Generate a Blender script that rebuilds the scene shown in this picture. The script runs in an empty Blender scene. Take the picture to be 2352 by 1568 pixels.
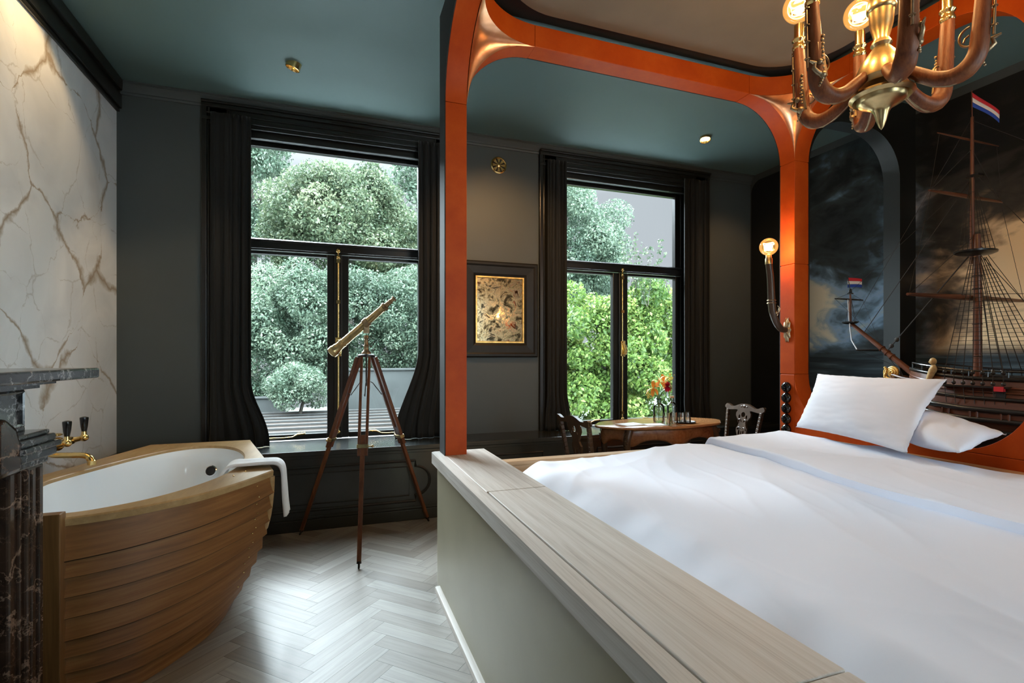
import bpy, bmesh, math, random
import numpy as np
from mathutils import Vector, Matrix, noise
from mathutils.geometry import tessellate_polygon
PI = math.pi
R = math.radians
random.seed(7)
SC = bpy.context.scene
COL = SC.collection

# ------------------------------------------------------------------ objects
def mw(o):
    m = o.matrix_basis.copy()
    return mw(o.parent) @ m if o.parent else m

def tag(o, label=None, cat=None, group=None, kind=None):
    if label: o['label'] = label
    if cat: o['category'] = cat
    if group: o['group'] = group
    if kind: o['kind'] = kind
    return o

def thing(name, label, cat, loc=(0, 0, 0), rz=0.0, group=None):
    o = bpy.data.objects.new(name, None)
    COL.objects.link(o)
    o.empty_display_size = 0.05
    o.location = loc
    o.rotation_euler = (0, 0, rz)
    return tag(o, label, cat, group)

def copy_tree(o, parent=None):
    c = o.copy()
    COL.objects.link(c)
    c.parent = parent
    for ch in list(o.children):
        copy_tree(ch, c)
    return c

class MB:
    def __init__(self):
        self.v = []; self.f = []; self.m = []; self.uv = []; self.has_uv = False
    def add(self, vs, fs, mi=0, uvs=None):
        b = len(self.v)
        self.v += [tuple(p) for p in vs]
        if uvs: self.has_uv = True
        self.uv += list(uvs) if uvs else [(0.0, 0.0)] * len(vs)
        for f in fs:
            self.f.append(tuple(b + i for i in f)); self.m.append(mi)
        return self
    def box(self, x0, x1, y0, y1, z0, z1, mi=0):
        vs = [(x0, y0, z0), (x1, y0, z0), (x1, y1, z0), (x0, y1, z0), (x0, y0, z1), (x1, y0, z1), (x1, y1, z1), (x0, y1, z1)]
        return self.add(vs, [(0, 3, 2, 1), (4, 5, 6, 7), (0, 1, 5, 4), (1, 2, 6, 5), (2, 3, 7, 6), (3, 0, 4, 7)], mi)
    def bar(self, a, b, w, h, up=(0, 0, 1), mi=0, w2=None, h2=None):
        a = Vector(a); b = Vector(b); d = (b - a).normalized(); u = Vector(up)
        s = d.cross(u)
        if s.length < 1e-5: s = d.cross(Vector((1, 0, 0)))
        s.normalize(); u = s.cross(d).normalized()
        w2 = w if w2 is None else w2; h2 = h if h2 is None else h2
        vs = []
        for p, ww, hh in ((a, w, h), (b, w2, h2)):
            for i, j in ((-1, -1), (1, -1), (1, 1), (-1, 1)):
                vs.append(p + s * (i * ww / 2) + u * (j * hh / 2))
        return self.add(vs, [(3, 2, 1, 0), (4, 5, 6, 7), (0, 1, 5, 4), (1, 2, 6, 5), (2, 3, 7, 6), (3, 0, 4, 7)], mi)
    def tube(self, pts, r, n=10, caps=True, mi=0, closed=False, flat=1.0):
        pts = [Vector(p) for p in pts]
        k = len(pts)
        rr = r if isinstance(r, (list, tuple)) else [r] * k
        vs = []; fs = []; uvs = []
        prev = None; L = 0.0
        for i, p in enumerate(pts):
            if closed: t = pts[(i + 1) % k] - pts[i - 1]
            else: t = pts[min(i + 1, k - 1)] - pts[max(i - 1, 0)]
            if t.length < 1e-9: t = Vector((0, 0, 1))
            t.normalize()
            if prev is None:
                a = Vector((0, 0, 1)) if abs(t.z) < 0.9 else Vector((1, 0, 0))
                s = t.cross(a).normalized()
            else:
                s = prev - t * prev.dot(t)
                s = s.normalized() if s.length > 1e-6 else t.orthogonal().normalized()
            prev = s
            u = t.cross(s)
            if i: L += (p - pts[i - 1]).length
            for j in range(n):
                an = 2 * PI * j / n
                vs.append(p + s * (math.cos(an) * rr[i]) + u * (math.sin(an) * rr[i] * flat))
                uvs.append((L, j / n))
        rings = k if closed else k - 1
        for i in range(rings):
            for j in range(n):
                a = i * n + j; b = i * n + (j + 1) % n
                c = ((i + 1) % k) * n + (j + 1) % n; d = ((i + 1) % k) * n + j
                fs.append((a, b, c, d))
        if caps and not closed:
            fs.append(tuple(range(n - 1, -1, -1))); fs.append(tuple((k - 1) * n + j for j in range(n)))
        return self.add(vs, fs, mi, uvs)
    def lathe(self, prof, c=(0, 0, 0), n=24, mi=0, M=None, caps=True):
        M = M or Matrix.Translation(Vector(c))
        vs = []; fs = []
        k = len(prof)
        for (r, z) in prof:
            for j in range(n):
                a = 2 * PI * j / n
                vs.append(M @ Vector((math.cos(a) * r, math.sin(a) * r, z)))
        for i in range(k - 1):
            for j in range(n):
                fs.append((i * n + j, i * n + (j + 1) % n, (i + 1) * n + (j + 1) % n, (i + 1) * n + j))
        if caps:
            fs.append(tuple(range(n - 1, -1, -1))); fs.append(tuple((k - 1) * n + j for j in range(n)))
        return self.add(vs, fs, mi)
    def ball(self, c, r, n=14, m=8, sc=(1, 1, 1), mi=0):
        c = Vector(c)
        prof = [(r * math.sin(PI * i / m), -r * math.cos(PI * i / m)) for i in range(m + 1)]
        prof[0] = (r * 0.01, -r); prof[-1] = (r * 0.01, r)
        M = Matrix.Translation(c) @ Matrix.Diagonal((sc[0], sc[1], sc[2], 1))
        return self.lathe(prof, M=M, n=n, mi=mi)
    def prism(self, poly, d0, d1, axis='y', holes=(), mi=0):
        """poly in the two other axes; axis y: (x,z); axis x: (y,z); axis z: (x,y)"""
        def P(p, d):
            return {'y': (p[0], d, p[1]), 'x': (d, p[0], p[1]), 'z': (p[0], p[1], d)}[axis]
        loops = [list(poly)] + [list(h) for h in holes]
        flat = [p for l in loops for p in l]
        tris = tessellate_polygon([[Vector((p[0], p[1], 0)) for p in l] for l in loops])
        n = len(flat)
        vs = [P(p, d0) for p in flat] + [P(p, d1) for p in flat]
        fs = []
        for t in tris:
            fs.append((t[0], t[1], t[2])); fs.append((t[2] + n, t[1] + n, t[0] + n))
        b = 0
        for l in loops:
            k = len(l)
            for i in range(k):
                j = (i + 1) % k
                fs.append((b + i, b + j, b + j + n, b + i + n))
            b += k
        return self.add(vs, fs, mi)
    def grid(self, nu, nv, fn, mi=0, cu=False, uvfn=None):
        vs = []; uvs = []; fs = []
        for j in range(nv):
            for i in range(nu):
                u = i / (nu if cu else nu - 1); w = j / (nv - 1)
                vs.append(fn(u, w)); uvs.append(uvfn(u, w) if uvfn else (u, w))
        for j in range(nv - 1):
            for i in range(nu if cu else nu - 1):
                i2 = (i + 1) % nu
                fs.append((j * nu + i, j * nu + i2, (j + 1) * nu + i2, (j + 1) * nu + i))
        return self.add(vs, fs, mi, uvs)
    def build(self, name, mat, parent=None, smooth=40, bevel=0.0, seg=2, local=False, solid=0.0, subsurf=0, recalc=True, label=None):
        me = bpy.data.meshes.new(name)
        vs = self.v
        loc = Vector((0, 0, 0))
        if parent is not None:
            if not local:
                inv = mw(parent).inverted()
                vs = [inv @ Vector(p) for p in vs]
        else:
            arr = np.array(vs, dtype=float)
            lo = arr.min(0); hi = arr.max(0)
            loc = Vector(((lo[0] + hi[0]) / 2, (lo[1] + hi[1]) / 2, lo[2]))
            vs = [Vector(p) - loc for p in vs]
        me.from_pydata([tuple(p) for p in vs], [], self.f)
        mats = mat if isinstance(mat, (list, tuple)) else [mat]
        for m in mats: me.materials.append(m)
        if len(mats) > 1: me.polygons.foreach_set('material_index', self.m)
        if self.has_uv:
            ul = me.uv_layers.new(name='UVMap')
            idx = np.empty(len(me.loops), dtype=np.int32)
            me.loops.foreach_get('vertex_index', idx)
            ul.data.foreach_set('uv', np.array(self.uv, dtype=np.float32)[idx].ravel())
        if recalc:
            bm = bmesh.new(); bm.from_mesh(me)
            bmesh.ops.recalc_face_normals(bm, faces=bm.faces); bm.to_mesh(me); bm.free()
        if smooth:
            me.polygons.foreach_set('use_smooth', [True] * len(me.polygons))
            me.set_sharp_from_angle(angle=R(smooth))
        me.update()
        o = bpy.data.objects.new(name, me)
        COL.objects.link(o)
        if parent is not None: o.parent = parent
        else: o.location = loc
        if solid:
            md = o.modifiers.new('s', 'SOLIDIFY'); md.thickness = solid; md.offset = 0
        if bevel:
            md = o.modifiers.new('b', 'BEVEL'); md.width = bevel; md.segments = seg; md.limit_method = 'ANGLE'; md.angle_limit = R(35)
        if subsurf:
            md = o.modifiers.new('ss', 'SUBSURF'); md.levels = subsurf; md.render_levels = subsurf
        if label: o['label'] = label
        return o

def struct(o):
    o['kind'] = 'structure'
    return o

def catmull(pts, k=6, closed=False):
    pts = [Vector(p) for p in pts]
    out = []
    n = len(pts)
    rng = n if closed else n - 1
    for i in range(rng):
        p0 = pts[(i - 1) % n] if (closed or i > 0) else pts[0] * 2 - pts[1]
        p1 = pts[i]; p2 = pts[(i + 1) % n]
        p3 = pts[(i + 2) % n] if (closed or i + 2 < n) else pts[-1] * 2 - pts[-2]
        for j in range(k):
            t = j / k
            out.append(0.5 * ((2 * p1) + (p2 - p0) * t + (2 * p0 - 5 * p1 + 4 * p2 - p3) * t * t + (3 * p1 - p0 - 3 * p2 + p3) * t ** 3))
    if not closed: out.append(pts[-1])
    return out

def align(a, b):
    """matrix taking +Z at origin to the direction a->b, origin at a"""
    a = Vector(a); b = Vector(b)
    return Matrix.Translation(a) @ (b - a).to_track_quat('Z', 'Y').to_matrix().to_4x4()

def lerp(a, b, t): return a + (b - a) * t

# ------------------------------------------------------------------ materials
def newmat(name):
    m = bpy.data.materials.new(name); m.use_nodes = True
    nt = m.node_tree; nt.nodes.clear()
    out = nt.nodes.new('ShaderNodeOutputMaterial')
    return m, nt, out
def N(nt, t, **kw):
    n = nt.nodes.new(t)
    for k, v in kw.items():
        if k.startswith('i_'):
            n.inputs[k[2:].replace('_', ' ')].default_value = v
        elif k.startswith('n_'):
            n.inputs[int(k[2:])].default_value = v
        else: setattr(n, k, v)
    return n
def ramp(nt, stops, interp='LINEAR'):
    n = nt.nodes.new('ShaderNodeValToRGB'); cr = n.color_ramp; cr.interpolation = interp
    while len(cr.elements) > 1: cr.elements.remove(cr.elements[-1])
    cr.elements[0].position = stops[0][0]; cr.elements[0].color = (*stops[0][1], 1)
    for p, c in stops[1:]:
        e = cr.elements.new(p); e.color = (*c, 1)
    return n
def C4(c): return (c[0], c[1], c[2], 1)
def coords(nt, scale=(1, 1, 1), rot=(0, 0, 0), kind='Object'):
    tc = nt.nodes.new('ShaderNodeTexCoord'); mp = nt.nodes.new('ShaderNodeMapping')
    mp.inputs['Scale'].default_value = scale; mp.inputs['Rotation'].default_value = rot
    nt.links.new(tc.outputs[kind], mp.inputs['Vector'])
    return mp.outputs['Vector']
def bsdf(nt, out, color=None, rough=0.5, metal=0.0, spec=0.5, **kw):
    b = nt.nodes.new('ShaderNodeBsdfPrincipled')
    if color is not None: b.inputs['Base Color'].default_value = C4(color)
    b.inputs['Roughness'].default_value = rough; b.inputs['Metallic'].default_value = metal
    b.inputs['Specular IOR Level'].default_value = spec
    for k, v in kw.items(): b.inputs[k].default_value = v
    nt.links.new(b.outputs[0], out.inputs['Surface'])
    return b
def bump(nt, b, height, strength=0.2, dist=0.01):
    n = nt.nodes.new('ShaderNodeBump'); n.inputs['Strength'].default_value = strength; n.inputs['Distance'].default_value = dist
    nt.links.new(height, n.inputs['Height']); nt.links.new(n.outputs[0], b.inputs['Normal'])
def plain(name, color, rough=0.5, metal=0.0, spec=0.5, vary=0.0, vscale=8.0, bmp=0.0, bscale=60.0, bdist=0.003, **kw):
    m, nt, out = newmat(name)
    b = bsdf(nt, out, color, rough, metal, spec, **kw)
    vec = coords(nt)
    if vary:
        nz = N(nt, 'ShaderNodeTexNoise', i_Scale=vscale, i_Detail=5.0)
        nt.links.new(vec, nz.inputs['Vector'])
        lo = tuple(c * (1 - vary) for c in color); hi = tuple(min(1, c * (1 + vary)) for c in color)
        rp = ramp(nt, [(0.3, lo), (0.7, hi)])
        nt.links.new(nz.outputs[0], rp.inputs[0]); nt.links.new(rp.outputs[0], b.inputs['Base Color'])
    if bmp:
        nz = N(nt, 'ShaderNodeTexNoise', i_Scale=bscale, i_Detail=4.0)
        nt.links.new(vec, nz.inputs['Vector']); bump(nt, b, nz.outputs[0], bmp, bdist)
    return m
def wood(name, dark, mid, light, scale=(1.2, 14, 14), rough=0.45, kind='Object', spec=0.4, fine=4.0, bmp=0.15):
    m, nt, out = newmat(name)
    b = bsdf(nt, out, mid, rough, 0, spec)
    vec = coords(nt, scale, kind=kind)
    n1 = N(nt, 'ShaderNodeTexNoise', i_Scale=1.3, i_Detail=6.0, i_Roughness=0.6, i_Distortion=0.9)
    nt.links.new(vec, n1.inputs['Vector'])
    vec2 = coords(nt, tuple(s * (fine if s > 3 else 1.6) for s in scale), kind=kind)
    n2 = N(nt, 'ShaderNodeTexNoise', i_Scale=1.5, i_Detail=4.0, i_Roughness=0.7)
    nt.links.new(vec2, n2.inputs['Vector'])
    mx = N(nt, 'ShaderNodeMix'); mx.data_type = 'FLOAT'; mx.inputs[0].default_value = 0.4
    nt.links.new(n1.outputs[0], mx.inputs[2]); nt.links.new(n2.outputs[0], mx.inputs[3])
    rp = ramp(nt, [(0.32, dark), (0.5, mid), (0.68, light)])
    nt.links.new(mx.outputs[0], rp.inputs[0]); nt.links.new(rp.outputs[0], b.inputs['Base Color'])
    if bmp: bump(nt, b, n2.outputs[0], bmp, 0.002)
    return m
def glassy(name, tint=(1, 1, 1), refl=1.0, base=0.0):
    """thin pane: sees straight through, mirrors by angle"""
    m, nt, out = newmat(name)
    tr = N(nt, 'ShaderNodeBsdfTransparent'); tr.inputs[0].default_value = C4(tint)
    gl = N(nt, 'ShaderNodeBsdfGlossy'); gl.inputs['Roughness'].default_value = 0.02
    fr = N(nt, 'ShaderNodeFresnel'); fr.inputs[0].default_value = 1.45
    ma = N(nt, 'ShaderNodeMath', operation='MULTIPLY_ADD'); ma.inputs[1].default_value = refl; ma.inputs[2].default_value = base
    ma.use_clamp = True
    nt.links.new(fr.outputs[0], ma.inputs[0])
    mx = N(nt, 'ShaderNodeMixShader')
    nt.links.new(ma.outputs[0], mx.inputs[0]); nt.links.new(tr.outputs[0], mx.inputs[1]); nt.links.new(gl.outputs[0], mx.inputs[2])
    nt.links.new(mx.outputs[0], out.inputs['Surface'])
    return m
def emit(name, color, strength):
    m, nt, out = newmat(name)
    e = N(nt, 'ShaderNodeEmission'); e.inputs[0].default_value = C4(color); e.inputs[1].default_value = strength
    nt.links.new(e.outputs[0], out.inputs['Surface'])
    return m

MAT = {}
MAT['paint'] = plain('grey green wall paint', (0.055, 0.064, 0.063), 0.55, vary=0.04, vscale=3, bmp=0.03, bscale=90)
MAT['ceil'] = plain('grey green ceiling paint', (0.105, 0.165, 0.160), 0.6, vary=0.03, vscale=2)
MAT['jamb'] = plain('dark teal paint', (0.028, 0.036, 0.037), 0.5)
MAT['trim'] = plain('dark trim paint', (0.026, 0.029, 0.028), 0.22, vary=0.1, vscale=5)
MAT['black'] = plain('black gloss paint', (0.010, 0.010, 0.009), 0.28, vary=0.15, vscale=6)
MAT['blackmatt'] = plain('black matt paint', (0.008, 0.008, 0.008), 0.7)
MAT['panel'] = plain('olive grey panel paint', (0.31, 0.28, 0.19), 0.42, vary=0.05, vscale=4)
MAT['canopy'] = plain('taupe canopy lining', (0.16, 0.118, 0.075), 0.75, vary=0.06, vscale=4)
MAT['brass'] = plain('polished brass', (0.78, 0.55, 0.22), 0.2, 1.0, vary=0.12, vscale=14)
MAT['oldbrass'] = plain('aged brass', (0.52, 0.39, 0.19), 0.3, 1.0, vary=0.3, vscale=18, bmp=0.1, bscale=50)
MAT['darkmetal'] = plain('dark iron', (0.05, 0.045, 0.04), 0.35, 0.9, vary=0.3, vscale=20)
MAT['bronze'] = plain('tarnished bronze', (0.34, 0.25, 0.15), 0.38, 0.9, vary=0.4, vscale=30, bmp=0.3, bscale=70)
MAT['chrome'] = plain('chrome', (0.8, 0.8, 0.8), 0.08, 1.0)
MAT['porcelain'] = plain('black porcelain', (0.006, 0.006, 0.007), 0.12)
MAT['enamel'] = plain('white bath enamel', (0.83, 0.89, 0.94), 0.07)
MAT['cotton'] = plain('white cotton', (0.76, 0.79, 0.87), 0.85, bmp=0.08, bscale=25, bdist=0.004)
MAT['towel'] = plain('white terry', (0.82, 0.82, 0.82), 0.95, bmp=0.5, bscale=420, bdist=0.003)
MAT['paper'] = plain('white paper', (0.72, 0.73, 0.74), 0.6)
MAT['glass'] = glassy('window glass', (0.97, 0.985, 0.98), 0.45)
MAT['bulb'] = glassy('amber bulb glass', (1.0, 0.86, 0.60), 1.0, 0.02)
_nt = MAT['bulb'].node_tree                                           # the lit globe itself glows amber
_o = [n for n in _nt.nodes if n.type == 'OUTPUT_MATERIAL'][0]; _src = _o.inputs['Surface'].links[0].from_socket
_e = N(_nt, 'ShaderNodeEmission'); _e.inputs[0].default_value = (1.0, 0.5, 0.14, 1); _e.inputs[1].default_value = 0.16
_a = N(_nt, 'ShaderNodeAddShader'); _nt.links.new(_src, _a.inputs[0]); _nt.links.new(_e.outputs[0], _a.inputs[1]); _nt.links.new(_a.outputs[0], _o.inputs['Surface'])
MAT['filament'] = emit('glowing filament', (1.0, 0.60, 0.22), 16.0)
MAT['lens'] = emit('lit lamp lens', (1.0, 0.82, 0.55), 60.0)
MAT['oak'] = wood('limed oak', (0.33, 0.285, 0.24), (0.53, 0.485, 0.43), (0.63, 0.595, 0.55), (22, 1.0, 22), 0.5, spec=0.35, fine=5)
MAT['oakx'] = wood('warm oak along', (0.30, 0.17, 0.08), (0.45, 0.28, 0.14), (0.55, 0.38, 0.22), (1.2, 14, 14), 0.5)
MAT['oaky'] = wood('warm oak rail', (0.36, 0.18, 0.07), (0.5, 0.27, 0.11), (0.58, 0.36, 0.18), (14, 1.2, 14), 0.45)
MAT['tubwood'] = wood('oiled boat oak', (0.15, 0.062, 0.017), (0.26, 0.115, 0.034), (0.36, 0.18, 0.06), (1.1, 22, 1), 0.5, kind='UV', fine=3)
MAT['tubrim'] = wood('oiled rim oak', (0.30, 0.18, 0.075), (0.42, 0.27, 0.12), (0.52, 0.36, 0.18), (6, 1.6, 6), 0.35)
MAT['stem'] = wood('dark bow oak', (0.12, 0.055, 0.018), (0.2, 0.1, 0.035), (0.27, 0.15, 0.055), (12, 12, 1.1), 0.4)
MAT['mahog'] = wood('mahogany', (0.07, 0.022, 0.010), (0.14, 0.048, 0.02), (0.20, 0.08, 0.035), (14, 14, 1.2), 0.3)
MAT['walnut'] = wood('carved walnut', (0.025, 0.012, 0.006), (0.05, 0.026, 0.013), (0.08, 0.045, 0.024), (14, 14, 1.5), 0.34, spec=0.4)
MAT['tabletop'] = wood('veneered table top', (0.22, 0.085, 0.03), (0.36, 0.16, 0.06), (0.44, 0.22, 0.09), (1.4, 9, 9), 0.18, spec=0.6)
MAT['apron'] = wood('dark table apron', (0.10, 0.035, 0.012), (0.19, 0.072, 0.026), (0.26, 0.115, 0.045), (9, 9, 9), 0.25, spec=0.5)
MAT['gunstock'] = wood('carved gunstock wood', (0.08, 0.022, 0.008), (0.16, 0.048, 0.016), (0.24, 0.085, 0.03), (26, 26, 5), 0.45, spec=0.3, bmp=0.4)
MAT['shipwood'] = wood('ship hull wood', (0.05, 0.018, 0.010), (0.10, 0.038, 0.02), (0.15, 0.06, 0.03), (10, 2, 24), 0.4)
MAT['mast'] = plain('mast varnish', (0.12, 0.04, 0.018), 0.35, vary=0.2, vscale=12)
MAT['rope'] = plain('tarred rope', (0.02, 0.017, 0.014), 0.8)
MAT['palerope'] = plain('pale rope', (0.42, 0.42, 0.42), 0.8)
MAT['gold'] = plain('gilding', (0.75, 0.48, 0.14), 0.35, 0.6, vary=0.3, vscale=30)
MAT['flagred'] = plain('flag red cloth', (0.55, 0.02, 0.03), 0.8)
MAT['flagwhite'] = plain('flag white cloth', (0.75, 0.73, 0.70), 0.8)
MAT['flagblue'] = plain('flag blue cloth', (0.02, 0.07, 0.40), 0.8)
MAT['clear'] = glassy('clear bottle glass', (0.97, 0.99, 0.985), 1.3, 0.10)
MAT['stemgreen'] = plain('stem green', (0.10, 0.22, 0.04), 0.5)
MAT['petalred'] = plain('dahlia petal', (0.55, 0.006, 0.04), 0.5, vary=0.3, vscale=40)
MAT['petalorange'] = plain('lily petal', (0.85, 0.36, 0.06), 0.5, vary=0.2, vscale=30)
MAT['petalyellow'] = plain('yellow petal', (0.8, 0.62, 0.12), 0.5, vary=0.2, vscale=30)
MAT['water'] = glassy('water', (0.88, 0.94, 0.93), 0.6, 0.02)

def leather():
    m, nt, out = newmat('saddle leather')
    b = bsdf(nt, out, (0.4, 0.1, 0.02), 0.5, 0, 0.18)
    vec = coords(nt)
    nz = N(nt, 'ShaderNodeTexNoise', i_Scale=5.0, i_Detail=8.0, i_Roughness=0.65)
    nt.links.new(vec, nz.inputs['Vector'])
    rp = ramp(nt, [(0.3, (0.37, 0.044, 0.002)), (0.5, (0.44, 0.060, 0.003)), (0.7, (0.50, 0.082, 0.006))])
    nt.links.new(nz.outputs[0], rp.inputs[0]); nt.links.new(rp.outputs[0], b.inputs['Base Color'])
    n2 = N(nt, 'ShaderNodeTexNoise', i_Scale=240.0, i_Detail=3.0); nt.links.new(vec, n2.inputs['Vector'])
    bump(nt, b, n2.outputs[0], 0.12, 0.002)
    return m
MAT['leather'] = leather()
def copper():
    m, nt, out = newmat('beaten copper')
    b = bsdf(nt, out, (0.85, 0.42, 0.2), 0.33, 1.0)
    vec = coords(nt)
    nz = N(nt, 'ShaderNodeTexNoise', i_Scale=9.0, i_Detail=4.0); nt.links.new(vec, nz.inputs['Vector'])
    rp = ramp(nt, [(0.3, (0.72, 0.30, 0.13)), (0.7, (0.95, 0.52, 0.30))])
    nt.links.new(nz.outputs[0], rp.inputs[0]); nt.links.new(rp.outputs[0], b.inputs['Base Color'])
    v = N(nt, 'ShaderNodeTexNoise', i_Scale=16.0, i_Detail=2.0); nt.links.new(vec, v.inputs['Vector'])
    bump(nt, b, v.outputs[0], 0.25, 0.01)
    return m
MAT['copper'] = copper()
def velvet():
    m, nt, out = newmat('charcoal velvet')
    b = bsdf(nt, out, (0.014, 0.015, 0.015), 0.75, 0, 0.2)
    b.inputs['Sheen Weight'].default_value = 0.3; b.inputs['Sheen Roughness'].default_value = 0.35
    b.inputs['Sheen Tint'].default_value = (0.5, 0.52, 0.5, 1)
    vec = coords(nt); nz = N(nt, 'ShaderNodeTexNoise', i_Scale=300.0); nt.links.new(vec, nz.inputs['Vector'])
    bump(nt, b, nz.outputs[0], 0.15, 0.002)
    return m
MAT['velvet'] = velvet()
def marble(name, base, shade, vein, grey, scale, rough, thick=0.02):
    m, nt, out = newmat(name)
    b = bsdf(nt, out, base, rough, 0, 0.5)
    vec = coords(nt)
    wn = N(nt, 'ShaderNodeTexNoise', i_Scale=scale * 1.4, i_Detail=6.0, i_Roughness=0.6); nt.links.new(vec, wn.inputs['Vector'])
    mix = N(nt, 'ShaderNodeMix'); mix.data_type = 'VECTOR'; mix.inputs[0].default_value = 0.22
    nt.links.new(vec, mix.inputs[4]); nt.links.new(wn.outputs[1], mix.inputs[5])
    def vein_layer(sc, w):
        v = N(nt, 'ShaderNodeTexVoronoi', feature='DISTANCE_TO_EDGE', i_Scale=sc); nt.links.new(mix.outputs[1], v.inputs['Vector'])
        n = N(nt, 'ShaderNodeTexNoise', i_Scale=sc * 1.6, i_Detail=3.0); nt.links.new(vec, n.inputs['Vector'])
        # width follows a noise: some veins thick, some gone
        mr = N(nt, 'ShaderNodeMapRange'); mr.inputs[1].default_value = 0.42; mr.inputs[2].default_value = 0.72; mr.inputs[3].default_value = 0.001; mr.inputs[4].default_value = w
        nt.links.new(n.outputs[0], mr.inputs[0])
        dv = N(nt, 'ShaderNodeMath', operation='DIVIDE'); nt.links.new(v.outputs[0], dv.inputs[0]); nt.links.new(mr.outputs[0], dv.inputs[1])
        sb = N(nt, 'ShaderNodeMath', operation='SUBTRACT', use_clamp=True); sb.inputs[0].default_value = 1.0; nt.links.new(dv.outputs[0], sb.inputs[1])
        return sb.outputs[0]
    n0 = N(nt, 'ShaderNodeTexNoise', i_Scale=scale * 1.1, i_Detail=5.0, i_Distortion=1.0); nt.links.new(vec, n0.inputs['Vector'])
    r0 = ramp(nt, [(0.35, shade), (0.6, base)]); nt.links.new(n0.outputs[0], r0.inputs[0])
    a = vein_layer(scale, thick * 3.2); c = vein_layer(scale * 2.1, thick * 1.6)
    m1 = N(nt, 'ShaderNodeMix'); m1.data_type = 'RGBA'
    k1 = N(nt, 'ShaderNodeMath', operation='MULTIPLY'); k1.inputs[1].default_value = 0.5; nt.links.new(c, k1.inputs[0])
    nt.links.new(k1.outputs[0], m1.inputs[0]); nt.links.new(r0.outputs[0], m1.inputs[6]); m1.inputs[7].default_value = C4(grey)
    m2 = N(nt, 'ShaderNodeMix'); m2.data_type = 'RGBA'
    k2 = N(nt, 'ShaderNodeMath', operation='MULTIPLY'); k2.inputs[1].default_value = 0.85; nt.links.new(a, k2.inputs[0])
    nt.links.new(k2.outputs[0], m2.inputs[0]); nt.links.new(m1.outputs[2], m2.inputs[6]); m2.inputs[7].default_value = C4(vein)
    nt.links.new(m2.outputs[2], b.inputs['Base Color'])
    return m
MAT['marble'] = marble('white veined marble', (0.80, 0.83, 0.85), (0.66, 0.69, 0.72), (0.30, 0.22, 0.13), (0.40, 0.38, 0.35), 1.5, 0.22)
MAT['darkmarble'] = marble('dark emperador marble', (0.045, 0.026, 0.018), (0.018, 0.012, 0.010), (0.30, 0.20, 0.14), (0.22, 0.13, 0.08), 7.0, 0.18, 0.03)
MAT['greymarble'] = marble('grey black marble', (0.05, 0.052, 0.055), (0.02, 0.021, 0.023), (0.4, 0.4, 0.4), (0.2, 0.2, 0.2), 8.0, 0.14, 0.03)

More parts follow.
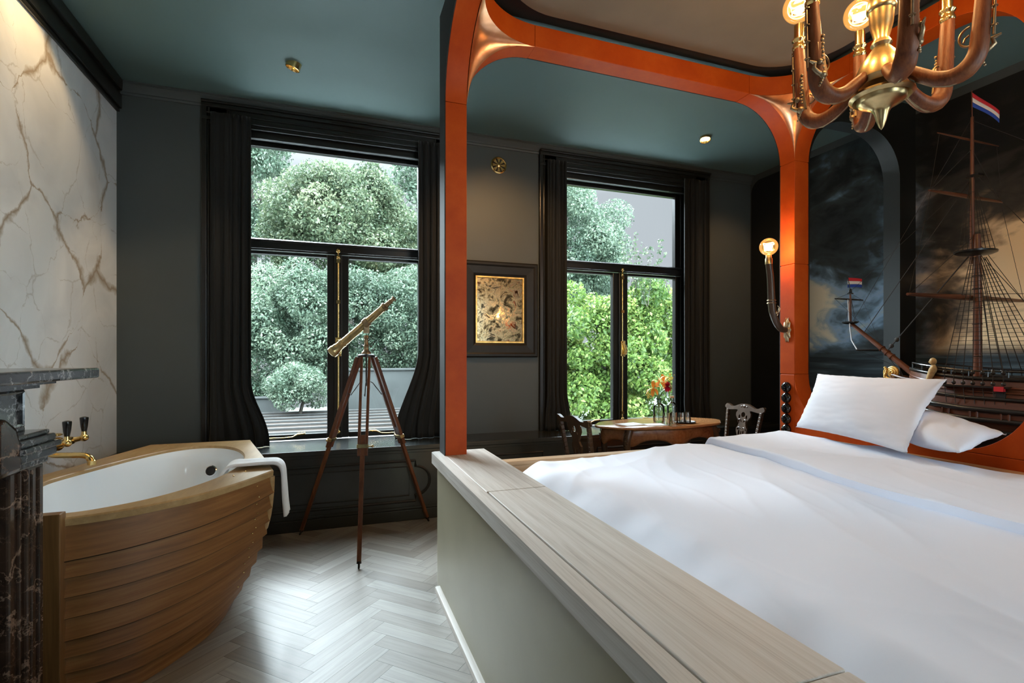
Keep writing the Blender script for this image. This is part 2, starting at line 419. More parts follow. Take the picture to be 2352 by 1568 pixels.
def mural():
    m, nt, out = newmat('stormy sea mural')
    b = bsdf(nt, out, (0.1, 0.1, 0.1), 0.6, 0, 0.25)
    tc = N(nt, 'ShaderNodeTexCoord'); geo = N(nt, 'ShaderNodeNewGeometry')
    sep = N(nt, 'ShaderNodeSeparateXYZ'); nt.links.new(geo.outputs['Position'], sep.inputs[0])
    mp = N(nt, 'ShaderNodeMapping'); mp.inputs['Scale'].default_value = (1, 1.0, 1.7); nt.links.new(geo.outputs['Position'], mp.inputs['Vector'])
    n1 = N(nt, 'ShaderNodeTexNoise', i_Scale=1.15, i_Detail=5.0, i_Roughness=0.50, i_Distortion=0.9); nt.links.new(mp.outputs[0], n1.inputs['Vector'])
    n2 = N(nt, 'ShaderNodeTexNoise', i_Scale=3.6, i_Detail=5.0, i_Distortion=1.8); nt.links.new(mp.outputs[0], n2.inputs['Vector'])
    mx = N(nt, 'ShaderNodeMix'); mx.data_type = 'FLOAT'; mx.inputs[0].default_value = 0.20
    nt.links.new(n1.outputs[0], mx.inputs[2]); nt.links.new(n2.outputs[0], mx.inputs[3])
    # brighter band of sky between the sea and the dark upper sky
    zr = ramp(nt, [(0.0, (0.14,) * 3), (0.36, (0.30,) * 3), (0.43, (0.50,) * 3), (0.56, (0.62,) * 3), (0.68, (0.46,) * 3), (0.82, (0.2,) * 3), (1.0, (0.03,) * 3)])
    zm = N(nt, 'ShaderNodeMath', operation='MULTIPLY'); zm.inputs[1].default_value = 1 / 3.3; nt.links.new(sep.outputs[2], zm.inputs[0]); nt.links.new(zm.outputs[0], zr.inputs[0])
    ad = N(nt, 'ShaderNodeMath', operation='ADD'); ct = N(nt, 'ShaderNodeMapRange'); ct.clamp = False; ct.inputs[1].default_value = 0.3; ct.inputs[2].default_value = 0.7; ct.inputs[3].default_value = 0.10; ct.inputs[4].default_value = 0.90; nt.links.new(mx.outputs[0], ct.inputs[0])
    nt.links.new(ct.outputs[0], ad.inputs[0]); nt.links.new(zr.outputs[0], ad.inputs[1])
    sc = N(nt, 'ShaderNodeMath', operation='MULTIPLY'); sc.inputs[1].default_value = 0.6; nt.links.new(ad.outputs[0], sc.inputs[0])
    cold = ramp(nt, [(0.34, (0.008, 0.010, 0.011)), (0.48, (0.04, 0.055, 0.06)), (0.56, (0.11, 0.18, 0.24)), (0.615, (0.26, 0.42, 0.62)), (0.66, (0.34, 0.45, 0.52)), (0.71, (0.66, 0.68, 0.58)), (0.78, (0.8, 0.76, 0.6))])
    warm = ramp(nt, [(0.40, (0.006, 0.006, 0.006)), (0.54, (0.045, 0.038, 0.03)), (0.61, (0.20, 0.14, 0.085)), (0.665, (0.52, 0.35, 0.20)), (0.74, (0.85, 0.62, 0.36))])
    nt.links.new(sc.outputs[0], cold.inputs[0]); nt.links.new(sc.outputs[0], warm.inputs[0])
    yr = N(nt, 'ShaderNodeMapRange'); yr.inputs[1].default_value = 2.6; yr.inputs[2].default_value = 2.95; nt.links.new(sep.outputs[1], yr.inputs[0])
    cm = N(nt, 'ShaderNodeMix'); cm.data_type = 'RGBA'; nt.links.new(yr.outputs[0], cm.inputs[0]); nt.links.new(warm.outputs[0], cm.inputs[6]); nt.links.new(cold.outputs[0], cm.inputs[7])
    # painted sea: long low strokes under the horizon
    mp2 = N(nt, 'ShaderNodeMapping'); mp2.inputs['Scale'].default_value = (1, 1.2, 16); nt.links.new(geo.outputs['Position'], mp2.inputs['Vector'])
    n3 = N(nt, 'ShaderNodeTexNoise', i_Scale=1.4, i_Detail=4.0, i_Distortion=0.6); nt.links.new(mp2.outputs[0], n3.inputs['Vector'])
    sea = ramp(nt, [(0.35, (0.012, 0.019, 0.023)), (0.55, (0.035, 0.055, 0.066)), (0.7, (0.12, 0.16, 0.18))]); nt.links.new(n3.outputs[0], sea.inputs[0])
    sr = N(nt, 'ShaderNodeMapRange'); sr.inputs[1].default_value = 1.42; sr.inputs[2].default_value = 1.30; nt.links.new(sep.outputs[2], sr.inputs[0])
    sm = N(nt, 'ShaderNodeMix'); sm.data_type = 'RGBA'; nt.links.new(sr.outputs[0], sm.inputs[0]); nt.links.new(cm.outputs[2], sm.inputs[6]); nt.links.new(sea.outputs[0], sm.inputs[7])
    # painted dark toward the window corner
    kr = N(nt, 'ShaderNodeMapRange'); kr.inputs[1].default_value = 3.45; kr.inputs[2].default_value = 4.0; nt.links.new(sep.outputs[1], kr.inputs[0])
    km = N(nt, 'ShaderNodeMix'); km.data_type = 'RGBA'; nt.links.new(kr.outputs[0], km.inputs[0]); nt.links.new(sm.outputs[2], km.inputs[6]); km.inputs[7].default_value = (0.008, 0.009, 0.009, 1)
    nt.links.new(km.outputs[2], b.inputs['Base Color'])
    bump(nt, b, n2.outputs[0], 0.1, 0.003)
    return m
MAT['mural'] = mural()
def mirrorm():
    m, nt, out = newmat('foxed antique mirror')
    b = bsdf(nt, out, (0.55, 0.42, 0.25), 0.07, 1.0)
    vec = coords(nt)
    nz = N(nt, 'ShaderNodeTexNoise', i_Scale=9.0, i_Detail=9.0, i_Roughness=0.75, i_Distortion=0.6); nt.links.new(vec, nz.inputs['Vector'])
    rp = ramp(nt, [(0.42, (0.03, 0.022, 0.012)), (0.50, (0.25, 0.18, 0.09)), (0.62, (0.72, 0.56, 0.34))])
    nt.links.new(nz.outputs[0], rp.inputs[0]); nt.links.new(rp.outputs[0], b.inputs['Base Color'])
    r2 = ramp(nt, [(0.42, (0.4,) * 3), (0.6, (0.06,) * 3)]); nt.links.new(nz.outputs[0], r2.inputs[0]); nt.links.new(r2.outputs[0], b.inputs['Roughness'])
    return m
MAT['mirror'] = mirrorm()
def herring():
    m, nt, out = newmat('pale oak herringbone')
    b = bsdf(nt, out, (0.5, 0.45, 0.38), 0.36, 0, 0.45)
    at = N(nt, 'ShaderNodeAttribute', attribute_name='tone')
    vec = coords(nt, (1.6, 30, 1), kind='UV')
    nz = N(nt, 'ShaderNodeTexNoise', i_Scale=1.6, i_Detail=7.0, i_Roughness=0.65, i_Distortion=0.7); nt.links.new(vec, nz.inputs['Vector'])
    base = ramp(nt, [(0.0, (0.20, 0.17, 0.14)), (0.5, (0.28, 0.25, 0.215)), (1.0, (0.36, 0.335, 0.30))]); nt.links.new(at.outputs['Fac'], base.inputs[0])
    g = ramp(nt, [(0.35, (0.70,) * 3), (0.6, (1.0,) * 3)]); nt.links.new(nz.outputs[0], g.inputs[0])
    mu = N(nt, 'ShaderNodeMix'); mu.data_type = 'RGBA'; mu.blend_type = 'MULTIPLY'; mu.inputs[0].default_value = 0.75
    nt.links.new(base.outputs[0], mu.inputs[6]); nt.links.new(g.outputs[0], mu.inputs[7]); nt.links.new(mu.outputs[2], b.inputs['Base Color'])
    bump(nt, b, nz.outputs[0], 0.12, 0.002)
    return m
MAT['floor'] = herring()
def leafmat(name, c0, c1, c2, trans=0.35):
    m, nt, out = newmat(name)
    at = N(nt, 'ShaderNodeAttribute', attribute_name='tone')
    rp = ramp(nt, [(0.0, c0), (0.55, c1), (1.0, c2)]); nt.links.new(at.outputs['Fac'], rp.inputs[0])
    b = N(nt, 'ShaderNodeBsdfPrincipled'); b.inputs['Roughness'].default_value = 0.45; b.inputs['Specular IOR Level'].default_value = 0.35
    t = N(nt, 'ShaderNodeBsdfTranslucent')
    mx = N(nt, 'ShaderNodeMixShader'); mx.inputs[0].default_value = trans
    nt.links.new(rp.outputs[0], b.inputs['Base Color']); nt.links.new(rp.outputs[0], t.inputs[0])
    nt.links.new(b.outputs[0], mx.inputs[1]); nt.links.new(t.outputs[0], mx.inputs[2]); nt.links.new(mx.outputs[0], out.inputs['Surface'])
    return m
MAT['leaf_grey'] = leafmat('grey green leaves', (0.041, 0.071, 0.044), (0.129, 0.19, 0.129), (0.299, 0.354, 0.258))
MAT['leaf_olive'] = leafmat('olive green leaves', (0.034, 0.060, 0.030), (0.112, 0.152, 0.085), (0.25, 0.275, 0.165))
MAT['leaf_lime'] = leafmat('lime green leaves', (0.041, 0.088, 0.02), (0.15, 0.245, 0.054), (0.374, 0.422, 0.136), 0.45)
MAT['leaf_blue'] = leafmat('blue green leaves', (0.034, 0.062, 0.040), (0.112, 0.166, 0.112), (0.26, 0.32, 0.225))
MAT['bark'] = plain('bark', (0.06, 0.05, 0.04), 0.9, vary=0.3, vscale=12, bmp=0.6, bscale=20, bdist=0.03)
MAT['rooftile'] = plain('weathered brown roofing', (0.030, 0.024, 0.020), 0.9, spec=0.05, vary=0.3, vscale=3)
MAT['batten'] = plain('weathered roof batten', (0.085, 0.084, 0.082), 0.8, spec=0.1, vary=0.12, vscale=4)
MAT['render'] = plain('grey garden wall render', (0.075, 0.08, 0.078), 0.85, spec=0.1, vary=0.15, vscale=2)
MAT['bounce'] = plain('white bounce deck', (0.78, 0.80, 0.80), 0.9, vary=0.08, vscale=6)  # white of the added deck that bounces daylight indoors
MAT['lawn'] = plain('dark green garden ground', (0.020, 0.030, 0.014), 0.9, vary=0.4, vscale=1.5)  # dark green ground, tone varied by noise
# ------------------------------------------------------------------ light levels
SKY, HIGH, SUN, REAR, EXPO = 1.0, 16.0, 12.5, 9.5, 0.55
SUN_EL, SUN_AZ = 34, -24
SPOT1, SPOT2, SPOT3, SPOT4, SCONCE, CHAND = 60.0, 40.0, 16.0, 95.0, 6.5, 5.0
LAMP = (1.0, 0.68, 0.38)
# ------------------------------------------------------------------ camera, world, daylight
F_PX = 1165.0; YAW = R(19.43); HC = 1.3
cam = bpy.data.objects.new('camera', bpy.data.cameras.new('camera')); COL.objects.link(cam)
cam.location = (0, 0, HC); cam.rotation_euler = (PI / 2, 0, -YAW)
cam.data.sensor_width = 36; cam.data.sensor_fit = 'HORIZONTAL'; cam.data.lens = F_PX / 2352 * 36
cam.data.shift_y = 34 / 2352; cam.data.clip_start = 0.02; cam.data.clip_end = 300
SC.camera = cam

XL, XR, YW, YB, ZC = -1.5, 4.42, 4.48, -3.0, 3.31

w = bpy.data.worlds.new('overcast sky'); SC.world = w; w.use_nodes = True
nt = w.node_tree; nt.nodes.clear()
wo = N(nt, 'ShaderNodeOutputWorld'); bg = N(nt, 'ShaderNodeBackground'); tc = N(nt, 'ShaderNodeTexCoord'); sp = N(nt, 'ShaderNodeSeparateXYZ')
nt.links.new(tc.outputs['Generated'], sp.inputs[0])
# overcast sky: milky near the horizon, much brighter cloud high up
rp = ramp(nt, [(0.0, (0.38, 0.41, 0.445)), (0.30, (0.40, 0.435, 0.475)), (0.38, (0.9, 1.0, 1.1)), (0.58, (HIGH * 0.80, HIGH * 0.92, HIGH)), (1.0, (HIGH * 0.80, HIGH * 0.92, HIGH))])
nt.links.new(sp.outputs[2], rp.inputs[0])
# sky brightened behind the house as fill through the added windows
rear = ramp(nt, [(0.0, (0, 0, 0)), (0.35, (0, 0, 0)), (0.75, (1, 1, 1))])
yy = N(nt, 'ShaderNodeMath', operation='SUBTRACT'); nt.links.new(sp.outputs[0], yy.inputs[0]); nt.links.new(sp.outputs[1], yy.inputs[1]); nt.links.new(yy.outputs[0], rear.inputs[0])
mxw = N(nt, 'ShaderNodeMix'); mxw.data_type = 'RGBA'; nt.links.new(rear.outputs[0], mxw.inputs[0]); nt.links.new(rp.outputs[0], mxw.inputs[6])
mxw.inputs[7].default_value = (REAR * 0.74, REAR * 0.90, REAR * 1.0, 1)
nt.links.new(mxw.outputs[2], bg.inputs[0]); bg.inputs[1].default_value = SKY
nt.links.new(bg.outputs[0], wo.inputs[0])

def sun(name, elev, azim, strength, color, angle):
    l = bpy.data.lights.new(name, 'SUN'); l.energy = strength; l.color = color; l.angle = R(angle)
    o = bpy.data.objects.new(name, l); COL.objects.link(o)
    d = Vector((math.sin(R(azim)) * math.cos(R(elev)), math.cos(R(azim)) * math.cos(R(elev)), math.sin(R(elev))))
    o.rotation_euler = d.to_track_quat('Z', 'Y').to_euler(); o.location = d * 30
    return o
sun('veiled_sun', SUN_EL, SUN_AZ, SUN, (0.80, 0.91, 1.0), 34)

SC.view_settings.view_transform = 'Standard'; SC.view_settings.look = 'None'
SC.view_settings.exposure = EXPO; SC.view_settings.gamma = 1.0; SC.view_settings.use_curve_mapping = False
SC.cycles.use_denoising = True
SC.cycles.max_bounces = 10; SC.cycles.diffuse_bounces = 6; SC.cycles.transparent_max_bounces = 16
SC.cycles.sample_clamp_indirect = 6.0; SC.cycles.caustics_reflective = False; SC.cycles.caustics_refractive = False

def point(name, loc, power, color, radius=0.03):
    l = bpy.data.lights.new(name, 'POINT'); l.energy = power; l.color = color; l.shadow_soft_size = radius
    o = bpy.data.objects.new(name, l); COL.objects.link(o); o.location = loc
    return o
def spot(name, loc, target, power, color, size=60, blend=0.6, radius=0.025):
    l = bpy.data.lights.new(name, 'SPOT'); l.energy = power; l.color = color; l.spot_size = R(size); l.spot_blend = blend; l.shadow_soft_size = radius
    o = bpy.data.objects.new(name, l); COL.objects.link(o); o.location = loc
    o.rotation_euler = (Vector(loc) - Vector(target)).to_track_quat('Z', 'Y').to_euler()
    return o

# ------------------------------------------------------------------ floor
def make_floor():
    L, W = 0.44, 0.088
    me = bpy.data.meshes.new('floor'); bm = bmesh.new()
    uvl = bm.loops.layers.uv.new('UVMap'); tone = bm.faces.layers.float.new('tone_f')
    c, s = math.cos(PI / 4), math.sin(PI / 4)
    rnd = random.Random(3)
    x_off, y_off = -0.104 + 0.03, 0.0
    def plank(a0, b0, la, lb, along):
        cor = [(a0, b0), (a0 + la, b0), (a0 + la, b0 + lb), (a0, b0 + lb)]
        pts = []
        for a, b_ in cor:
            X = (a - b_) * c + x_off; Y = (a + b_) * s + y_off
            pts.append((X, Y))
        mx = sum(p[0] for p in pts) / 4; my = sum(p[1] for p in pts) / 4
        if not (XL - 0.5 < mx < XR + 0.5 and YB - 0.5 < my < YW + 0.5): return
        f = bm.faces.new([bm.verts.new((p[0], p[1], 0)) for p in pts])
        f[tone] = rnd.random()
        uo, vo = rnd.random() * 40, rnd.random() * 40
        uv = [(0, 0), (la, 0), (la, lb), (0, lb)]
        for lp, (p, q) in zip(f.loops, uv):
            lp[uvl].uv = ((p, q) if along else (q, p))
            lp[uvl].uv.x += uo; lp[uvl].uv.y += vo
    g = 0.0006
    for i in range(-70, 110):
        for j in range(-12, 13):
            x = i * W + 2 * L * j; y = i * W
            plank(x + g, y + g, L - 2 * g, W - 2 * g, True)
            plank(x - W + g, y + g, W - 2 * g, L - 2 * g, False)
    for co, no in (((XL, 0, 0), (-1, 0, 0)), ((XR, 0, 0), (1, 0, 0)), ((0, YB, 0), (0, -1, 0)), ((0, YW, 0), (0, 1, 0))):
        bmesh.ops.bisect_plane(bm, geom=bm.verts[:] + bm.edges[:] + bm.faces[:], plane_co=co, plane_no=no, clear_outer=True)
    # dark joint bed under the planks
    bm.faces.ensure_lookup_table()
    vs = [bm.verts.new(p) for p in ((XL, YB, -0.002), (XR, YB, -0.002), (XR, YW, -0.002), (XL, YW, -0.002))]
    f = bm.faces.new(vs); f.material_index = 1
    tones = [fc[tone] for fc in bm.faces]
    bm.to_mesh(me); bm.free()
    at = me.attributes.new('tone', 'FLOAT', 'FACE'); at.data.foreach_set('value', tones)
    if 'tone_f' in me.attributes: me.attributes.remove(me.attributes['tone_f'])
    me.materials.append(MAT['floor']); me.materials.append(MAT['blackmatt'])
    o = bpy.data.objects.new('floor', me); COL.objects.link(o)
    return struct(o)
make_floor()
MB_ = MB().box(XL - 0.3, XR + 0.3, YB - 0.3, YW + 0.35, -0.2, -0.003); struct(MB_.build('floor_slab', MAT['blackmatt'], smooth=0))

# ------------------------------------------------------------------ walls
struct(MB().box(XL - 0.3, XR + 0.3, YB - 0.3, YW + 0.35, ZC, ZC + 0.25).build('ceiling', MAT['ceil'], smooth=0))
WC = (0.04, 2.84); HWID = 0.80; ZS, ZT = 0.594, 3.12
wm = MB()
hole = [[(c - HWID, ZS - 0.02), (c + HWID, ZS - 0.02), (c + HWID, ZT), (c - HWID, ZT)] for c in WC]
wm.prism([(XL - 0.3, 0), (XR + 0.3, 0), (XR + 0.3, ZC), (XL - 0.3, ZC)], YW, YW + 0.35, 'y', hole)
struct(wm.build('wall_window', MAT['paint'], smooth=0))
struct(MB().box(XL - 0.3, XL - 0.012, YB - 0.3, YW, 0, ZC).build('wall_left', MAT['paint'], smooth=0))
mb = MB().box(XL - 0.012, XL, YB, YW, 0, 3.12)
struct(mb.build('wall_left_marble', MAT['marble'], smooth=0))
struct(MB().prism([(YB - 0.3, 0), (YW, 0), (YW, ZC), (YB - 0.3, ZC)], XR, XR + 0.3, 'x', [[(-2.65, 0.5), (-0.75, 0.5), (-0.75, 3.0), (-2.65, 3.0)]]).build('wall_right', MAT['paint'], smooth=0))
r_ = thing('window_4', None, None, (XR + 0.2, -1.7, 0.5)); r_['kind'] = 'structure'  # unseen side window added to let fill light in
f = MB()
for (a, b_, z0, z1) in ((-2.65, -2.58, 0.5, 3.0), (-0.82, -0.75, 0.5, 3.0), (-2.58, -0.82, 0.5, 0.57), (-2.58, -0.82, 2.93, 3.0), (-1.73, -1.67, 0.57, 2.93)):
    f.box(XR + 0.17, XR + 0.23, a, b_, z0, z1)
f.build('frame', MAT['black'], r_, smooth=0)
MB().box(XR + 0.198, XR + 0.203, -2.6, -0.8, 0.55, 2.95).build('pane', MAT['glass'], r_, smooth=0)
# the mural cloth on the right wall, rounded at its top window corner
rr = 0.13; pts = [(-0.4, 0.0), (4.46, 0.0)]
for i in range(9):
    a = PI / 2 * i / 8
    pts.append((4.46 - rr + rr * math.cos(a), 3.24 - rr + rr * math.sin(a)))
pts.append((-0.4, 3.24))
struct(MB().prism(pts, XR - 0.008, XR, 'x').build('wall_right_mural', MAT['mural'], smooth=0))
RW = (2.62,)
hole = [[(c - 0.65, 0.5), (c + 0.65, 0.5), (c + 0.65, 3.0), (c - 0.65, 3.0)] for c in RW]
struct(MB().prism([(XL - 0.3, 0), (XR + 0.3, 0), (XR + 0.3, ZC), (XL - 0.3, ZC)], YB - 0.3, YB, 'y', hole).build('wall_rear', MAT['paint'], smooth=0))
for i, c in enumerate(RW):                                            # unseen window added in the rear wall for daylight fill
    r_ = thing('window_%d' % (i + 3), None, None, (c, YB - 0.2, 0.5)); r_['kind'] = 'structure'
    f = MB()
    for (a, b_, z0, z1) in ((-0.65, -0.58, 0.5, 3.0), (0.58, 0.65, 0.5, 3.0), (-0.58, 0.58, 0.5, 0.57), (-0.58, 0.58, 2.93, 3.0), (-0.03, 0.03, 0.57, 2.93), (-0.58, -0.03, 2.18, 2.25), (0.03, 0.58, 2.18, 2.25)):
        f.box(c + a, c + b_, YB - 0.23, YB - 0.17, z0, z1)
    f.build('frame', MAT['black'], r_, smooth=0)
    MB().box(c - 0.6, c + 0.6, YB - 0.203, YB - 0.198, 0.55, 2.95).build('pane', MAT['glass'], r_, smooth=0)
# partition beside the bed head with an arched passage
pa = []
x0, x1, zt, ra = 3.272, 4.228, 3.06, 0.36
pa = [(x0, 0.001), (x1, 0.001)]
for i in range(13):
    a = PI / 2 * i / 12; pa.append((x1 - ra + ra * math.cos(a), zt - ra + ra * math.sin(a)))
for i in range(13):
    a = PI / 2 * (1 + i / 12); pa.append((x0 + ra + ra * math.cos(a), zt - ra + ra * math.sin(a)))
outer = [(3.262, 0), (x0 - 0.002, 0)] 
poly = [(3.262, 0.0)] + [(x0, 0.0)] + [(p[0], p[1]) for p in reversed(pa[2:])] + [(x1, 0.0), (4.411, 0.0), (4.411, ZC), (3.262, ZC)]
po = struct(MB().prism(poly, 2.762, 2.89, 'y').build('wall_partition', MAT['jamb'], smooth=30))
po.data.materials.append(MAT['black'])
for p_ in po.data.polygons:
    if p_.normal.y < -0.9: p_.material_index = 1

# cornices
def cornice(name, a, b, inward):
    prof = [(0.0, -0.085), (0.012, -0.085), (0.016, -0.07), (0.012, -0.062), (0.02, -0.05), (0.045, -0.022), (0.05, -0.018), (0.05, -0.008), (0.062, -0.006), (0.062, 0.0), (0.0, 0.0)]
    a = Vector(a); b = Vector(b); n = Vector(inward)
    vs = []
    for p in (a, b):
        for d, z in prof: vs.append((p.x + n.x * d, p.y + n.y * d, ZC + z - 0.0005))
    k = len(prof)
    fs = [(i, (i + 1) % k, (i + 1) % k + k, i + k) for i in range(k)] + [tuple(range(k)), tuple(range(2 * k - 1, k - 1, -1))]
    return struct(MB().add(vs, fs).build(name, MAT['paint'], smooth=0))
cornice('trim_1', (XL, YW, 0), (XR, YW, 0), (0, -1, 0))
m_ = MB().box(XL, XL + 0.035, YB, YW - 0.001, 3.12, 3.225).box(XL, XL + 0.022, YB, YW - 0.001, 3.095, 3.12).box(XL, XL + 0.06, YB, YW - 0.065, 3.225, 3.309)
struct(m_.build('trim_2', MAT['black'], smooth=0, bevel=0.006))

# ------------------------------------------------------------------ window bench (panelled, full width)
YF = 4.08
b = MB()
b.box(XL, XR - 0.01, YF, YW, 0.0, ZS - 0.035)
b.box(XL, XR - 0.01, YF - 0.022, YW + 0.13, ZS - 0.035, ZS)          # seat board running in under the sashes
b.box(XL, XR - 0.01, YF - 0.010, YF, ZS - 0.06, ZS - 0.035)
b.box(XL, XR - 0.01, YF - 0.018, YF, 0.0, 0.085)
b.box(XL, XR - 0.01, YF - 0.010, YF, 0.085, 0.105)
bench = struct(b.build('trim_3', MAT['trim'], smooth=0, bevel=0.004))
bench['label'] = 'dark panelled window bench'
def moulding(x0, x1, z0, z1, bulge):
    zm = (z0 + z1) / 2; rb = (z1 - z0) / 2 - 0.045
    path = [(x0, z0), (x1, z0), (x1, z0 + 0.045)]
    for i in range(1, 12):
        a = -PI / 2 + PI * i / 12
        path.append((x1 + (rb * math.cos(a) if bulge else 0), zm + rb * math.sin(a)))
    path += [(x1, z1 - 0.045), (x1, z1), (x0, z1), (x0, z1 - 0.045)]
    for i in range(1, 12):
        a = PI / 2 + PI * i / 12
        path.append((x0 + (rb * math.cos(a) if bulge else 0), zm + rb * math.sin(a)))
    path += [(x0, z0 + 0.045)]
    return path
mm = MB()
for c in WC:
    p = moulding(c - 0.58, c + 0.58, 0.15, 0.47, True)
    mm.tube([(x, YF - 0.003, z) for x, z in p], 0.012, 6, closed=True)
    q = moulding(c - 0.53, c + 0.53, 0.195, 0.425, False)
    mm.tube([(c - 0.53, YF, 0.195), (c + 0.53, YF, 0.195), (c + 0.53, YF, 0.425), (c - 0.53, YF, 0.425)], 0.006, 6, closed=True)
p = [(1.12, 0.15), (1.72, 0.15), (1.72, 0.47), (1.12, 0.47)]
mm.tube([(x, YF - 0.003, z) for x, z in p], 0.012, 6, closed=True)
mm.build('panel_moulding', MAT['trim'], bench, smooth=50)

# ------------------------------------------------------------------ windows
YG = 4.665
def window(idx, c):
    root = thing('window_%d' % idx, None, None, (c, YG, ZS)); root['kind'] = 'structure'
    f = MB()                                                           # fixed frame with linings
    f.box(c - HWID, c - HWID + 0.055, YG - 0.045, YG + 0.05, ZS, ZT); f.box(c + HWID - 0.055, c + HWID, YG - 0.045, YG + 0.05, ZS, ZT)
    f.box(c - HWID + 0.055, c + HWID - 0.055, YG - 0.045, YG + 0.05, 3.075, ZT)
    for s in (-1, 1):
        xa = c + s * HWID
        f.box(min(xa, xa - s * 0.012), max(xa, xa - s * 0.012), YW, YG - 0.045, ZS, ZT)
    f.box(c - HWID, c + HWID, YW, YG - 0.045, ZT - 0.012, ZT)
    f.build('frame', MAT['black'], root, smooth=0, bevel=0.004)
    fl = MB()                                                          # fanlight sash
    x0, x1 = c - HWID + 0.055, c + HWID - 0.055
    fl.box(x0, x0 + 0.055, YG - 0.025, YG + 0.03, 2.262, 3.075); fl.box(x1 - 0.055, x1, YG - 0.025, YG + 0.03, 2.262, 3.075)
    fl.box(x0 + 0.055, x1 - 0.055, YG - 0.025, YG + 0.03, 3.034, 3.075); fl.box(x0 + 0.055, x1 - 0.055, YG - 0.025, YG + 0.03, 2.262, 2.276)
    fs = fl.build('fanlight_sash', MAT['black'], root, smooth=0, bevel=0.004)
    MB().box(x0 + 0.045, x1 - 0.045, YG, YG + 0.005, 2.268, 3.04).build('pane', MAT['glass'], fs, smooth=0)
    tr = MB()
    tr.box(x0, x1, YG - 0.07, YG + 0.05, 2.185, 2.262); tr.box(x0, x1, YG - 0.085, YG - 0.07, 2.235, 2.258); tr.box(x0, x1, YG - 0.055, YG - 0.045, 2.172, 2.185)
    tr.build('transom', MAT['black'], root, smooth=0, bevel=0.005)
    for s in (-1, 1):                                                  # the two casements
        sm = MB()
        xi, xo = c + s * 0.004, c + s * (HWID - 0.055)
        a, b2 = min(xi, xo), max(xi, xo)
        gi, go = c + s * 0.088, c + s * 0.69
        ga, gb = min(gi, go), max(gi, go)
        sm.box(a, ga, YG - 0.03, YG + 0.03, ZS + 0.003, 2.172); sm.box(gb, b2, YG - 0.03, YG + 0.03, ZS + 0.003, 2.172)
        sm.box(ga, gb, YG - 0.03, YG + 0.03, 2.145, 2.172); sm.box(ga, gb, YG - 0.03, YG + 0.03, ZS + 0.003, ZS + 0.05)
        if s < 0: sm.box(c - 0.03, c + 0.034, YG - 0.052, YG - 0.03, ZS + 0.003, 2.172)   # meeting astragal
        so = sm.build('sash', MAT['black'], root, smooth=0, bevel=0.006)
        MB().box(ga - 0.008, gb + 0.008, YG, YG + 0.005, ZS + 0.04, 2.155).build('pane', MAT['glass'], so, smooth=0)
        # casement stay lying along the bottom rail
        st = MB()
        xs = c + s * 0.62; xe = c + s * 0.20
        z = ZS + 0.025; y = YG - 0.045
        st.tube([(xs, y, z), (xs - s * 0.05, y - 0.004, z), (xs - s * 0.2, y, z), (xs - s * 0.26, y, z + 0.004), (xs - s * 0.3, y - 0.01, z + 0.025), (xs - s * 0.36, y - 0.012, z + 0.03)], [0.011, 0.008, 0.005, 0.005, 0.008, 0.009], 8)
        st.build('casement_stay', MAT['brass'], root, label='brass casement stay')
    e = MB()                                                           # espagnolette bolt
    ye = YG - 0.066
    e.tube([(c + 0.002, ye, ZS + 0.06), (c + 0.002, ye, 2.20)], 0.0075, 10)
    for z in (0.70, 1.75, 2.1): e.box(c - 0.014, c + 0.018, ye - 0.012, ye + 0.014, z, z + 0.03)
    e.ball((c + 0.002, ye, ZS + 0.055), 0.018); e.ball((c + 0.002, ye, 2.205), 0.022); e.ball((c + 0.002, ye, 2.15), 0.017, sc=(1, 1, 1.5))
    eo = e.build('espagnolette', MAT['brass'], root, label='polished brass bolt rod')
    h = MB(); h.box(c - 0.022, c + 0.026, ye - 0.018, ye + 0.012, 1.30, 1.46)
    h.tube([(c - 0.004, ye - 0.03, 1.44), (c + 0.01, ye - 0.045, 1.40), (c + 0.022, ye - 0.05, 1.36), (c + 0.012, ye - 0.045, 1.32)], [0.012, 0.014, 0.013, 0.01], 8)
    h.build('bolt_handle', MAT['brass'], eo, bevel=0.006)
    cs = MB()                                                          # moulded casing on the room side
    XO = 0.99
    for s in (-1, 1):
        for (p, q, d) in ((0.80, 0.99, 0.022), (0.955, 0.99, 0.036), (0.935, 0.95, 0.028), (0.80, 0.82, 0.03)):
            a, b2 = sorted((c + s * p, c + s * q)); cs.box(a, b2, YW - d, YW, ZS, 3.262)
    for (z0, z1, d) in ((3.12, 3.262, 0.022), (3.245, 3.264, 0.06), (3.215, 3.245, 0.045), (3.17, 3.182, 0.034), (3.12, 3.145, 0.04), (3.09, 3.12, 0.026)):
        cs.box(c - XO, c + XO, YW - d, YW, z0, z1)
    cs.build('casing', MAT['black'], root, smooth=0, bevel=0.004)
    # stepped soffit mouldings seen above the glass
    so = MB(); so.box(c - HWID + 0.012, c + HWID - 0.012, YW + 0.02, YW + 0.05, 3.04, 3.108); so.box(c - HWID + 0.012, c + HWID - 0.012, YW + 0.09, YW + 0.12, 3.06, 3.108)
    so.build('soffit_moulding', MAT['black'], root, smooth=0, bevel=0.01)
    return root
for i, c in enumerate(WC): window(i + 1, c)

